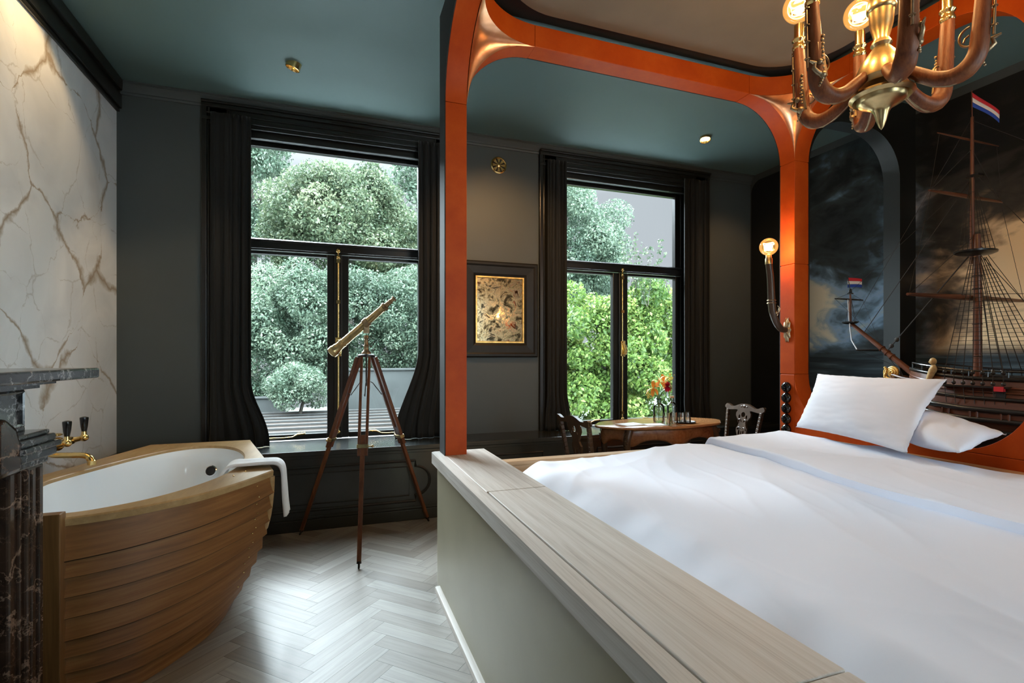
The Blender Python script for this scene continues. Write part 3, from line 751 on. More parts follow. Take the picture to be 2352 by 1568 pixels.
# ------------------------------------------------------------------ curtains
def nzz(a, b, c=0.0): return noise.noise(Vector((a, b, c)))
def curtain(label, x0, x1, bot0, bot1, flare_h, seed, group='charcoal window curtains'):
    """x0 is the wall-side edge, x1 the window-side edge; bot0, bot1 where they end on the bench"""
    zt, zb = 3.16, ZS + 0.004
    nf = 4.6
    def fn(u, v):
        z = lerp(zt, zb, v)
        k = max(0.0, (v - flare_h) / (1 - flare_h)); k = k * k * (3 - 2 * k)
        xa = lerp(x0, bot0, k); xb = lerp(x1, bot1, k)
        d = 0.5 + 0.5 * v
        x = lerp(xa, xb, u) + 0.006 * math.sin(2 * PI * nf * u * 2 + seed) * d
        wv = noise.noise(Vector((u * 3 + seed, v * 1.8, seed)))
        y = YW - 0.085 - 0.022 * (0.4 + 0.9 * d) * math.cos(2 * PI * nf * (u + 0.10 * nzz(u * 2.2, seed)) + seed + 1.6 * wv * (0.2 + v)) * (0.65 + 0.5 * nzz(u * 3.1, seed + 5, v))
        if v > 0.86:
            q = (v - 0.86) / 0.14
            y += 0.04 * q * noise.noise(Vector((u * 5, v * 9, seed))) - 0.03 * q * u
            x += 0.03 * q * noise.noise(Vector((u * 4 + 9, v * 6, seed)))
        y = min(y, YW - 0.042)
        return (x, y, z)
    mb = MB(); mb.grid(113, 60, fn)
    o = mb.build('curtain', MAT['velvet'], smooth=80, solid=0.006)
    return tag(o, label, 'curtain', group)
c1, c2 = WC
curtain('charcoal curtain beside the bath, at the left edge of the telescope window', c1 - 0.925, c1 - 0.645, c1 - 0.93, c1 - 0.50, 0.80, 1.3)
curtain('charcoal curtain pooling on the bench between telescope window and orange bedpost', c1 + 0.925, c1 + 0.655, c1 + 0.93, c1 + 0.45, 0.70, 2.1)
curtain('charcoal curtain between the gilt-lined mirror and the dining table window', c2 - 0.925, c2 - 0.735, c2 - 0.93, c2 - 0.70, 0.86, 4.4)
curtain('charcoal curtain on the mural side of the dining table window', c2 + 0.925, c2 + 0.62, c2 + 0.93, c2 + 0.60, 0.86, 0.4)

# ------------------------------------------------------------------ ceiling downlights, vent, mirror
def downlight(label, loc, aim, power, size):
    root = thing('ceiling_downlight', label, 'ceiling light', loc, 0, 'brass ceiling downlights')
    x, y, z = loc
    a = Vector(aim) - Vector(loc); a.normalize()
    tip = Vector(loc) + Vector((a.x * 0.03, a.y * 0.03, -0.035))
    t = MB(); M = align(Vector(loc) + Vector((0, 0, 0.01)), tip)
    t.lathe([(0.048, -0.01), (0.048, 0.045), (0.043, 0.047), (0.041, 0.043), (0.036, 0.005), (0.03, 0.0)], M=M, n=28, caps=False)
    t.build('trim_ring', MAT['brass'], root)
    p = MB(); p.lathe([(0.056, 0.001), (0.056, 0.0), (0.046, -0.004), (0.046, 0.001)], c=(x, y, z), n=28, caps=False); p.build('ceiling_plate', MAT['ceil'], root)
    g = MB(); g.lathe([(0.034, 0.004), (0.034, 0.0065), (0.004, 0.0075)], M=M, n=24); g.build('lamp_lens', MAT['lens'], root)
    lp = M @ Vector((0, 0, 0.012))
    if power: spot('downlight_or_added_spot', lp, Vector(lp) + a, power, (1.0, 0.72, 0.42), size, 0.7, 0.02)
downlight('tilted brass downlight in the ceiling above the telescope', (-0.25, 3.785, ZC), (-1.5, 4.22, 1.15), SPOT1, 44)
for yy_ in (3.22, 2.2):                                               # two more of the row along the marble, above the frame
    spot('downlight_or_added_spot', (-1.08, yy_, ZC - 0.03), (-1.46, yy_ + 0.06, 2.55), SPOT3, (1.0, 0.66, 0.30), 92, 0.35, 0.03)
downlight('lit brass downlight in the ceiling above the dining table', (3.22, 3.80, ZC), (2.55, 2.75, 1.6), SPOT2, 70)

spot('downlight_or_added_spot', (1.28, 3.03, ZC - 0.02), (1.46, 4.48, 2.05), SPOT4, (1.0, 0.57, 0.24), 66, 0.9, 0.03)   # warm spot added out of sight behind the beam to light the mirror wall
spot('downlight_or_added_spot', (4.0, 3.25, ZC - 0.02), (4.05, 4.48, 2.0), SPOT4 * 0.35, (1.0, 0.57, 0.24), 60, 0.9, 0.03)  # second added spot, warming the wall next to the mural
vx, vz = 1.448, 3.07
v = thing('air_vent', 'round brass air vent on the wall above the mirror', 'vent', (vx, YW, vz))
M = align((vx, YW, vz), (vx, YW - 1, vz))
MB().lathe([(0.078, 0), (0.078, 0.008), (0.068, 0.014), (0.062, 0.008), (0.06, 0.002)], M=M, n=32, caps=False).build('rim', MAT['brass'], v)
MB().lathe([(0.06, 0.0015), (0.001, 0.0016)], M=M, n=32).build('dark_backing', MAT['blackmatt'], v)
bl = MB()
for i in range(8):
    a0 = 2 * PI * i / 8
    pts = []
    for rr_, da in ((0.018, -0.22), (0.061, -0.24), (0.061, 0.24), (0.018, 0.22)):
        pts.append(M @ Vector((rr_ * math.cos(a0 + da), rr_ * math.sin(a0 + da), 0.008)))
    q = [p + Vector((0, 0.005, 0)) for p in pts]
    bl.add(pts + q, [(0, 1, 2, 3), (7, 6, 5, 4), (0, 4, 5, 1), (1, 5, 6, 2), (2, 6, 7, 3), (3, 7, 4, 0)])
bl.build('grille', MAT['brass'], v, smooth=0)
MB().lathe([(0.020, 0.0), (0.020, 0.012), (0.012, 0.016), (0.001, 0.017)], M=M, n=20).build('hub', MAT['brass'], v)

x0, x1, z0, z1 = 1.09, 1.827, 1.29, 2.17
mr = thing('wall_mirror', 'foxed antique mirror in a wide dark frame beside the orange bedpost', 'mirror', ((x0 + x1) / 2, YW, z0))
def frame_piece(mb, ix, prof):
    """mitred picture frame; prof: (inset, depth)"""
    rings = []
    for ins, d in prof:
        rings.append([(x0 + ins, YW - d, z0 + ins), (x1 - ins, YW - d, z0 + ins), (x1 - ins, YW - d, z1 - ins), (x0 + ins, YW - d, z1 - ins)])
    vs = [p for r in rings for p in r]; fs = []
    for i in range(len(rings) - 1):
        for j in range(4): fs.append((i * 4 + j, i * 4 + (j + 1) % 4, (i + 1) * 4 + (j + 1) % 4, (i + 1) * 4 + j))
    mb.add(vs, fs)
fm = MB(); frame_piece(fm, 0, [(0, 0.0), (0, 0.035), (0.012, 0.045), (0.03, 0.045), (0.045, 0.036), (0.11, 0.03), (0.135, 0.018), (0.135, 0.0)])
fm.build('frame', plain('ebonised frame', (0.008, 0.007, 0.005), 0.45, spec=0.25, vary=0.3, vscale=12), mr, smooth=0, recalc=False)
gm = MB(); frame_piece(gm, 0, [(0.132, 0.010), (0.134, 0.021), (0.146, 0.021), (0.150, 0.012), (0.150, 0.006)])
gm.build('gilt_slip', MAT['gold'], mr, smooth=0, recalc=False)
MB().box(x0 + 0.148, x1 - 0.148, YW - 0.010, YW - 0.004, z0 + 0.148, z1 - 0.148).build('mirror_glass', MAT['mirror'], mr, smooth=0)
# ------------------------------------------------------------------ the leather canopy bed
XA0, XA1, YA0, YA1 = 0.585, 0.705, 2.76, 2.885
XB0, XB1 = 3.125, 3.26
YN1, YN0 = -0.15, -0.275
ZL, ZSP, ZBM, ZTP, RA = 0.752, 2.706, 3.116, 3.243, 0.41
bed = thing('canopy_bed', 'built-in canopy bed with orange leather arches and pale oak ledge', 'bed', (0.7, 1.3, 0))
def arc2(cx, cz, r, a0, a1, n=16):
    return [(cx + r * math.cos(lerp(a0, a1, i / n)), cz + r * math.sin(lerp(a0, a1, i / n))) for i in range(n + 1)]
G = 0.0015
LE = MAT['leather']
def spandrel(axis, s, sgn, d0, d1, name='arch_corner'):
    """arch shoulder: s is the inner post face, sgn the way the arch goes"""
    pts = [(s, ZSP + G)] + [(s + sgn * (RA - RA * math.cos(a)), ZSP + G + (RA - 2 * G) * math.sin(a)) for a in [PI / 2 * i / 20 for i in range(1, 21)]] + [(s + sgn * RA, ZTP), (s, ZTP)]
    return MB().prism(pts, d0, d1, axis).build(name, LE, bed, smooth=35, bevel=0.002)
# foot posts and head posts
for (xa, xb, ya, yb, zb) in ((XA0, XA1, YA0, YA1, ZL), (XA0, XA1, YN0, YN1, ZL)):
    p = MB(); p.box(xa, xb, ya, yb, zb, ZSP - G); p.box(xa, xb, ya, yb, ZSP + G, ZTP)
    p.box(xa + 0.004, xb - 0.004, ya + 0.004, yb - 0.004, ZSP - G, ZSP + G)
    p.build('post', LE, bed, smooth=0, bevel=0.004)
for (ya, yb) in ((YA0, YA1), (YN0, YN1), (1.18, 1.43)):
    p = MB(); z = 0.0
    for z1 in (1.17, 1.965, ZSP, ZTP):
        p.box(XB0, XB1, ya, yb, z + (G if z else 0), z1 - (G if z1 < ZTP else 0)); z = z1
    p.box(XB0 + 0.004, XB1 - 0.004, ya + 0.004, yb - 0.004, 0.0, ZTP - 0.01)
    p.build('post', LE, bed, smooth=0, bevel=0.004)
for sgn, s in ((-1, YA0), (1, YN1)): spandrel('x', s, sgn, XA0, XA1)
for s0, s1 in ((YA0, 1.43), (1.18, YN1)):
    spandrel('x', s0, -1, XB0, XB1); spandrel('x', s1, 1, XB0, XB1)
for (d0, d1) in ((YA0, YA1), (YN0, YN1)):
    spandrel('y', XA1, 1, d0, d1); spandrel('y', XB0, -1, d0, d1)
# straight beams
MB().box(XA0, XA1, YN1 + RA + G, YA0 - RA - G, ZBM, ZTP).build('beam', LE, bed, smooth=0, bevel=0.003)
MB().box(XA1 + RA + G, XB0 - RA - G, YA0, YA1, ZBM, ZTP).build('beam', LE, bed, smooth=0, bevel=0.003)
MB().box(XA1 + RA + G, XB0 - RA - G, YN0, YN1, ZBM, ZTP).build('beam', LE, bed, smooth=0, bevel=0.003)
MB().box(XB0, XB1, 1.43 + RA + G, YA0 - RA - G, ZBM, ZTP).build('beam', LE, bed, smooth=0, bevel=0.003)
MB().box(XB0, XB1, YN1 + RA + G, 1.18 - RA - G, ZBM, ZTP).build('beam', LE, bed, smooth=0, bevel=0.003)
# rounded inner corners of the crown and the copper pockets under them
for (xs, sx) in ((XA1, 1), (XB0, -1)):
    for (ys, sy) in ((YA0, -1), (YN1, 1)):
        pts = [(xs, ys)] + [(xs + sx * RA * (1 - math.cos(PI / 2 * i / 20)), ys + sy * RA * (1 - math.sin(PI / 2 * i / 20))) for i in range(21)]
        MB().prism(pts, ZBM, ZTP, 'z').build('crown_corner', LE, bed, smooth=35, bevel=0.002)
        def fn(u, v):
            vv = max(0.02, v)
            a = 1 - math.sqrt(max(0.0, 1 - vv * vv))
            ph = PI / 2 * u
            # a gently dished three-cornered sheet
            dish = 0.05 * math.sin(2 * ph) * math.sin(PI * vv)
            s = a * (1 - math.cos(ph)) - dish * a; t = a * (1 - math.sin(ph)) - dish * a
            return (xs + sx * (RA * s + 0.0025), ys + sy * (RA * t + 0.0025), ZSP + RA * vv - 0.004)
        MB().grid(22, 26, fn).build('copper_corner', MAT['copper'], bed, smooth=80, label='beaten copper corner pocket')
# dark outer cladding
def portal(o0, s0, s1, o1, zb):
    p = [(o0, zb), (s0, zb), (s0, ZSP)]
    p += [(s0 + RA * (1 - math.cos(a)), ZSP + RA * math.sin(a)) for a in [PI / 2 * i / 12 for i in range(1, 13)]]
    p += [(s1 - RA * (1 - math.cos(a)), ZSP + RA * math.sin(a)) for a in [PI / 2 * (1 - i / 12) for i in range(0, 12)]]
    p += [(s1, ZSP), (s1, zb), (o1, zb), (o1, ZTP + 0.01), (o0, ZTP + 0.01)]
    return p
MB().prism(portal(YN0, YN1 + 0.001, YA0 - 0.001, YA1 + 0.001, ZL), XA0 - 0.006, XA0 - 0.0005, 'x').build('outer_cladding', MAT['blackmatt'], bed, smooth=0)
MB().prism(portal(XA0 - 0.006, XA1 - 0.001, XB0 + 0.001, XB1, ZL), YA1 + 0.0005, YA1 + 0.006, 'y').build('outer_cladding', MAT['blackmatt'], bed, smooth=0)
# head board with the rounded lower corners of both niches
hb = MB(); hb.box(XB0, XB1, YN1, 1.18 - G, 0, 0.80); hb.box(XB0, XB1, 1.43 + G, YA0 - G, 0, 0.80)
hb.build('headboard', LE, bed, smooth=0, bevel=0.003)
rb = 0.37
for s, sgn in ((YA0, -1), (1.43, 1), (1.18, -1), (YN1, 1)):
    pts = [(s, 0.80 + G)] + [(s + sgn * (rb - rb * math.sin(a)), 0.80 + G + rb - rb * math.cos(a)) for a in [PI / 2 * i / 20 for i in range(0, 21)]]
    MB().prism(pts, XB0, XB1, 'x').build('arch_corner', LE, bed, smooth=35, bevel=0.002)
MB().box(2.885, XB0 - 0.001, YN1, YA0 - 0.001, 0.70, 0.744).build('head_shelf', MAT['oaky'], bed, smooth=0, bevel=0.005, label='warm oak shelf behind the pillows')
MB().box(2.90, XB0 - 0.001, YN1, YA0 - 0.001, 0.0, 0.70).build('shelf_box', MAT['leather'], bed, smooth=0)
# floating ceiling lining inside the crown
pts = []
r2 = RA - 0.02
x0, x1, y0, y1 = XA1 + 0.09, XB0 - 0.09, YN1 + 0.09, YA0 - 0.09
for cx, cy, a0 in ((x1 - r2, y1 - r2, 0), (x0 + r2, y1 - r2, PI / 2), (x0 + r2, y0 + r2, PI), (x1 - r2, y0 + r2, 1.5 * PI)):
    pts += [(cx + r2 * math.cos(a0 + PI / 2 * i / 14), cy + r2 * math.sin(a0 + PI / 2 * i / 14)) for i in range(15)]
MB().prism(pts, 3.248, 3.275, 'z').build('canopy_lining', MAT['canopy'], bed, smooth=35, bevel=0.006)
MB().box(XA1 - 0.02, XB0 + 0.02, YN1 - 0.02, YA0 + 0.02, 3.278, 3.30).build('gap_shade_sheet', MAT['blackmatt'], bed, smooth=0)  # black sheet standing in for shade in the gap round the lining
# foot box, ledge, side rails
MB().box(0.561, 0.832, -0.27, 2.875, 0.0, 0.69).build('foot_panel', MAT['panel'], bed, smooth=0, bevel=0.003)
sk = MB()
for (xa, xb, ya, yb) in ((0.531, 0.561, -0.27, 2.80),):
    sk.prism([(0.561, 0.0), (0.531, 0.0), (0.531, 0.014), (0.535, 0.021), (0.542, 0.024), (0.561, 0.024)], -0.27, 2.795, 'y')
sk.build('floor_moulding', MAT['oak'], bed, smooth=30, label='pale oak floor moulding')
def ledge_pt(pts): return pts
e = [(0.53, -0.30), (0.584, -0.30), (0.584, 2.905), (0.56, 2.905)] + [(0.56 + 0.03 * math.cos(a), 2.875 + 0.03 * math.sin(a)) for a in [PI / 2 + PI / 2 * i / 8 for i in range(9)]]
eo = MB().prism(e, 0.692, 0.752, 'z').build('ledge_edge', MAT['oak'], bed, smooth=40, bevel=0.024, seg=5)
MB().box(0.5845, 0.848, 1.9715, 2.905, 0.69, 0.752).build('ledge_board', MAT['oak'], bed, smooth=0, bevel=0.004)
MB().box(0.5845, 0.848, -0.30, 0.640, 0.69, 0.752).build('ledge_board', MAT['oak'], bed, smooth=0, bevel=0.004)
MB().box(0.585, 0.846, 0.645, 1.967, 0.6902, 0.694).build('lid_gap_shade', MAT['blackmatt'], bed, smooth=0)  # black strip painting the shade in the gap beside the lid
MB().box(0.593, 0.848, 0.644, 1.9685, 0.695, 0.7515).build('ledge_lid', MAT['oak'], bed, smooth=0, bevel=0.003)
for (ya, yb) in ((2.735, 2.80), (-0.19, -0.125)):
    s_ = MB().box(0.85, XB0 - 0.245, ya, yb, 0.08, 0.675).build('side_board', MAT['oakx'], bed, smooth=0, bevel=0.003)
    MB().box(0.85, XB0 - 0.245, ya - 0.008, yb + 0.008, 0.675, 0.70).build('side_cap', MAT['oakx'], s_, smooth=0, bevel=0.006)
MB().box(0.875, 2.88, -0.11, 2.715, 0.10, 0.60).build('mattress', MAT['cotton'], bed, smooth=0, bevel=0.06, seg=4)

# ------------------------------------------------------------------ duvet
dv = thing('duvet', 'white duvet spread over the canopy bed', 'duvet', (1.9, 1.3, 0.6))
def nz(x, y, z=0.0): return noise.noise(Vector((x, y, z)))
def crease(x, y, ang, freq, seed):
    c, s = math.cos(ang), math.sin(ang)
    q = nz((x * c + y * s) * freq, (-x * s + y * c) * freq * 0.22, seed)
    return 1 - abs(q) * 2
def soft(t): t = max(0.0, min(1.0, t)); return t * t * (3 - 2 * t)
def dheight(x, y):
    ex = soft((x - 0.86) / 0.22) ** 0.7            # rises from the ledge
    ey = soft((2.70 - y) / 0.16) ** 0.7 * soft((y + 0.13) / 0.16)
    top = 0.715 + 0.028 * soft((x - 1.0) / 1.2)
    h = 0.60 + (top - 0.60) * ex * ey
    puff = 0.034 * nz(x * 1.1, y * 1.3, 2.0) + 0.020 * nz(x * 2.6, y * 1.4, 5.0)
    wr = 0.016 * max(0, crease(x, y, 2.75, 1.6, 1.0)) ** 3 + 0.008 * max(0, crease(x, y, 2.5, 3.4, 3.0)) ** 4 + 0.004 * max(0, crease(x, y, 2.9, 7.0, 4.0)) ** 4
    edge = 0.024 * (1 - soft((x - 0.95) / 0.35)) * nz(x * 6, y * 5.5, 7.0) + 0.035 * (1 - soft((x - 0.9) / 0.4)) * nz(1.0, y * 2.3, 11.0)
    return h + (puff + wr) * ex * ey + edge * ey
DX0, DX1, DY0, DY1 = 0.866, 2.86, -0.12, 2.705
def fn(u, v):
    x = lerp(DX0, DX1, u); y = lerp(DY0, DY1, v)
    z = dheight(x, y)
    if u < 0.03: z -= 0.03 * (1 - u / 0.03)
    if u < 0.02: x += 0.012 * nz(y * 4, 3.3) + 0.012
    return (x, y, max(z, 0.603))
MB().grid(190, 230, fn).build('cover', MAT['cotton'], dv, smooth=80)
def xf(y): return 2.205 - 0.125 * (2.6 - y) + 0.012 * nz(y * 2.0, 8.0)
def fn2(u, v):
    y = lerp(DY0 - 0.004, DY1 - 0.02, v)
    x0 = xf(y)
    ey = soft((2.69 - y) / 0.12) * soft((y + 0.13) / 0.12)
    lip = 0.040 + 0.006 * nz(y * 3, 4.0)
    if u < 0.14:                                   # rounded lip
        a = u / 0.14
        x = x0 + 0.022 * (1 - math.sin(a * PI / 2)) ** 1 + 0.022 * (a - 1) * 0
        x = x0 + 0.020 * (1 - math.sin(PI * (0.15 + 0.35 * a) ))
        z = dheight(x0, y) - 0.004 + lip * (0.5 - 0.5 * math.cos(PI * a)) * ey
        return (x, y, z)
    t = (u - 0.14) / 0.86
    x = lerp(x0 + 0.002, DX1 + 0.005, t)
    z = dheight(x, y) + lip * ey + 0.012 * ey * nz(x * 2.2, y * 1.5, 21.0) + 0.006 * crease(x, y, 1.1, 2.4, 9.0) ** 3
    z -= 0.05 * soft((t - 0.9) / 0.1)
    return (x, y, z)
MB().grid(70, 200, fn2).build('turned_down_fold', MAT['cotton'], dv, smooth=80)

# ------------------------------------------------------------------ pillows
def pillow(label, BL, BR, TL, TR, T, seed, nsign=1):
    BL, BR, TL, TR = map(Vector, (BL, BR, TL, TR))
    nrm = ((BR - BL).cross(TL - BL)).normalized() * nsign
    mb = MB()
    def side(sg):
        def f(u, v):
            a = 2 * u - 1; b = 2 * v - 1
            a2 = a * (1 - 0.07 * (1 - b * b)); b2 = b * (1 - 0.07 * (1 - a * a))
            p = (1 - a2) * (1 - b2) * BL + (1 + a2) * (1 - b2) * BR + (1 - a2) * (1 + b2) * TL + (1 + a2) * (1 + b2) * TR
            p = p / 4
            k = max(0.0, (1 - a * a)) ** 0.55 * max(0.0, (1 - b * b)) ** 0.55
            w = 0.016 * nz(a * 1.6 + seed, b * 1.6, sg) + 0.010 * (1 - abs(a)) * nz(a * 4, b * 9 + seed, sg * 2) * abs(b)
            pin = (abs(a) ** 6 + abs(b) ** 6) * 0.006 * nz(a * 12 + seed, b * 12, 3.0)
            return p + nrm * (sg * (T * k + w * k ** 0.5) + pin)
        return f
    mb.grid(46, 46, side(1)); mb.grid(46, 46, side(-1))
    o = mb.build('pillow', MAT['cotton'], smooth=80)
    bm = bmesh.new(); bm.from_mesh(o.data); bmesh.ops.remove_doubles(bm, verts=bm.verts, dist=0.0008)
    bmesh.ops.recalc_face_normals(bm, faces=bm.faces); bm.to_mesh(o.data); bm.free()
    return tag(o, label, 'pillow')
pillow('white pillow standing upright at the head of the bed', (2.84, 2.50, 0.84), (2.585, 1.66, 0.835), (3.03, 2.50, 1.185), (2.955, 1.70, 1.185), 0.085, 2.0)
pillow('white pillow lying flat behind the upright pillow', (2.60, 1.45, 0.875), (3.04, 1.50, 0.93), (2.86, 2.06, 0.93), (3.08, 2.16, 1.00), 0.085, 6.0)

# ------------------------------------------------------------------ rotary switches on the bedpost
YSW = 2.825
def make_switch(z, label):
    s = thing('rotary_switch', label, 'light switch', (XB0, YSW, z), 0, 'black rotary switches on the bedpost')
    M = align((XB0, YSW, z), (XB0 - 1, YSW, z))
    MB().lathe([(0.038, 0.0005), (0.038, 0.010), (0.034, 0.018), (0.026, 0.024), (0.018, 0.026), (0.001, 0.027)], M=M, n=28).build('base', MAT['porcelain'], s, smooth=50)
    k = MB(); k.lathe([(0.010, 0.026), (0.010, 0.034), (0.004, 0.036)], M=M, n=14); k.box(XB0 - 0.046, XB0 - 0.034, YSW - 0.006, YSW + 0.006, z - 0.017, z + 0.017)
    k.build('knob', MAT['porcelain'], s, smooth=40, bevel=0.003)
for i, (w_, z) in enumerate(zip(('topmost', 'second from the top', 'middle', 'second from the bottom', 'lowest'), (1.075, 0.998, 0.921, 0.844, 0.767))):
    make_switch(z, 'black rotary switch on the orange bedpost, %s of five' % w_)

def bulb(parent, c, r, fil=True):
    prof = [(0.014, -r * 1.02)] + [(r * math.sin(a), -r * math.cos(a)) for a in [0.32 + (PI - 0.34) * i / 14 for i in range(15)]]
    b = MB().lathe(prof, c=c, n=28, caps=False).build('bulb', MAT['bulb'], parent, smooth=80)
    f = MB(); rr_ = r * 0.55
    pts = [(c[0] + rr_ * math.cos(a), c[1] + rr_ * math.sin(a), c[2] + r * 0.32 + r * 0.06 * math.sin(3 * a)) for a in [2 * PI * i / 30 for i in range(30)]]
    f.tube(pts, 0.0032, 6, closed=True)
    rr2 = r * 0.42
    pts = [(c[0] + rr2 * math.cos(a), c[1] + rr2 * math.sin(a), c[2] - r * 0.38 + r * 0.05 * math.sin(2 * a)) for a in [2 * PI * i / 26 for i in range(26)]]
    f.tube(pts, 0.0024, 6, closed=True)
    for a in (0.4, 2.5, 4.6): f.tube([(c[0] + rr2 * math.cos(a), c[1] + rr2 * math.sin(a), c[2] - r * 0.38), (c[0] + rr_ * math.cos(a), c[1] + rr_ * math.sin(a), c[2] + r * 0.32)], 0.0016, 5)
    f.build('filament', MAT['filament'], b)
    return b
# ------------------------------------------------------------------ sconce on the bedpost
sc = thing('wall_sconce', 'musket-shaped wall sconce with a lit globe bulb on the bedpost', 'wall lamp', (XB0, 2.822, 1.49))
cx, cy, cz = XB0, 2.822, 1.492
pl = MB(); M = align((cx, cy, cz), (cx - 1, cy, cz)) @ Matrix.Diagonal((1, 1, 1, 1))
def rosette(u, v):
    a = 2 * PI * u; r_ = v
    ru = 0.030 + 0.004 * math.cos(10 * a); rz = 0.085 + 0.010 * math.cos(10 * a)
    d = 0.022 * math.cos(PI / 2 * r_) ** 0.7 + 0.004 * math.cos(10 * a) * r_ * (1 - r_)
    return (cx - 0.0008 - d, cy + ru * r_ * math.cos(a), cz + rz * r_ * math.sin(a))
pl.grid(60, 10, rosette, cu=True)
pl.build('backplate', MAT['bronze'], sc, smooth=60)
bx, bz = cx - 0.175, 2.02
path = catmull([(cx - 0.015, cy, cz + 0.0), (cx - 0.06, cy, cz + 0.008), (cx - 0.105, cy, cz + 0.055), (cx - 0.135, cy, cz + 0.12), (cx - 0.147, cy, cz + 0.19), (cx - 0.152, cy, cz + 0.26), (cx - 0.16, cy, cz + 0.38), (bx, cy, bz - 0.055)], 5)
n_ = len(path)
arm = MB().tube(path, [lerp(0.021, 0.026, min(1, i / (n_ * 0.45))) if i < n_ * 0.6 else lerp(0.026, 0.022, (i - n_ * 0.6) / (n_ * 0.4)) for i in range(n_)], 12).build('arm', MAT['walnut'], sc, smooth=50)
rg = MB()
for z_, r_ in ((cz + 0.19, 0.028), (cz + 0.21, 0.027)): rg.tube([(cx - 0.149 + r_ * math.cos(a), cy + r_ * math.sin(a), z_) for a in [2 * PI * i / 16 for i in range(16)]], 0.004, 6, closed=True)
rg.ball((cx - 0.125, cy - 0.022, cz + 0.12), 0.014, 10, 6); rg.tube([(cx - 0.12, cy - 0.02, cz + 0.1), (cx - 0.105, cy - 0.03, cz + 0.15), (cx - 0.125, cy - 0.03, cz + 0.17)], [0.006, 0.007, 0.003], 8)
rg.build('ornament', MAT['bronze'], arm)
MB().lathe([(0.024, -0.06), (0.024, -0.02), (0.020, -0.015), (0.020, 0.005), (0.015, 0.012)], c=(bx, cy, bz), n=20).build('socket', MAT['oldbrass'], sc)
bulb(sc, (bx, cy, bz + 0.066), 0.062)
point('sconce_glow', (bx, cy, bz + 0.07), SCONCE, LAMP, 0.03)
twin = copy_tree(sc); twin['label'] = 'musket-shaped wall sconce glimpsed in the mirror, on the near head post'
twin.location = (XB0, -0.212, 1.49)
point('sconce_glow', (bx, -0.212, bz + 0.07), SCONCE, LAMP, 0.03)
# ------------------------------------------------------------------ boat-shaped bath
tub = thing('bathtub', 'boat-shaped oak bathtub with white basin beside the marble wall', 'bathtub', (-0.85, 3.2, 0))
CEN = (-0.86, 3.15)
right = [(-1.055, 2.322), (-1.0, 2.330), (-0.936, 2.345), (-0.86, 2.362), (-0.758, 2.403), (-0.66, 2.466), (-0.562, 2.545), (-0.49, 2.632), (-0.424, 2.735), (-0.365, 2.84), (-0.31, 2.955)]
right_s = [tuple(p[:2]) for p in catmull([(x, y, 0) for x, y in right], 5)]
back = [(-0.31, 2.955), (-0.566, 4.052), (-1.163, 4.052), (-1.255, 3.69), (-1.32, 3.4), (-1.385, 3.18), (-1.40, 2.95), (-1.33, 2.65), (-1.19, 2.40), (-1.055, 2.322)]
rim_out = right_s[:-1] + back[:-1]
inner_pts = [(-1.30, 3.02), (-1.27, 3.18), (-1.185, 3.42), (-1.10, 3.62), (-0.99, 3.80), (-0.86, 3.89), (-0.72, 3.86), (-0.60, 3.72), (-0.52, 3.50), (-0.49, 3.27), (-0.50, 3.05), (-0.545, 2.85), (-0.635, 2.66), (-0.745, 2.52), (-0.87, 2.435), (-0.96, 2.405), (-1.06, 2.42), (-1.17, 2.54), (-1.26, 2.78)]
rim_in = [tuple(p[:2]) for p in catmull([(x, y, 0) for x, y in inner_pts], 6, True)]
def ray_poly(poly, ang):
    dx, dy = math.cos(ang), math.sin(ang); best = None
    k = len(poly)
    for i in range(k):
        ax, ay = poly[i][0] - CEN[0], poly[i][1] - CEN[1]; bx_, by_ = poly[(i + 1) % k][0] - CEN[0], poly[(i + 1) % k][1] - CEN[1]
        ex, ey = bx_ - ax, by_ - ay; den = dx * ey - dy * ex
        if abs(den) < 1e-12: continue
        t = (ax * ey - ay * ex) / den; s = (ax * dy - ay * dx) / den
        if t > 0 and -1e-9 <= s <= 1 + 1e-9 and (best is None or t > best): best = t
    return best
angs = [2 * PI * i / 240 for i in range(240)]
for x, y in back[:3] : angs.append(math.atan2(y - CEN[1], x - CEN[0]) % (2 * PI))
angs = sorted(angs); NA = len(angs)
OUT = [ray_poly(rim_out, a) for a in angs]; INN = [ray_poly(rim_in, a) for a in angs]
INN = [min(i, o - 0.035) for i, o in zip(INN, OUT)]
ZR = 0.70
def pt(a, r, z): return (CEN[0] + r * math.cos(a), CEN[1] + r * math.sin(a), z)
rm = MB()
rings = [[pt(a, o + 0.012, ZR - 0.032) for a, o in zip(angs, OUT)], [pt(a, o + 0.014, ZR - 0.006) for a, o in zip(angs, OUT)], [pt(a, o + 0.010, ZR) for a, o in zip(angs, OUT)],
         [pt(a, r + 0.004, ZR) for a, r in zip(angs, INN)], [pt(a, r, ZR - 0.004) for a, r in zip(angs, INN)], [pt(a, r, ZR - 0.032) for a, r in zip(angs, INN)]]
vs = [p for r_ in rings for p in r_]; fs = []
for k in range(6):
    k2 = (k + 1) % 6
    for i in range(NA): fs.append((k * NA + i, k * NA + (i + 1) % NA, k2 * NA + (i + 1) % NA, k2 * NA + i))
rm.add(vs, fs); rm.build('rim', MAT['tubrim'], tub, smooth=35)
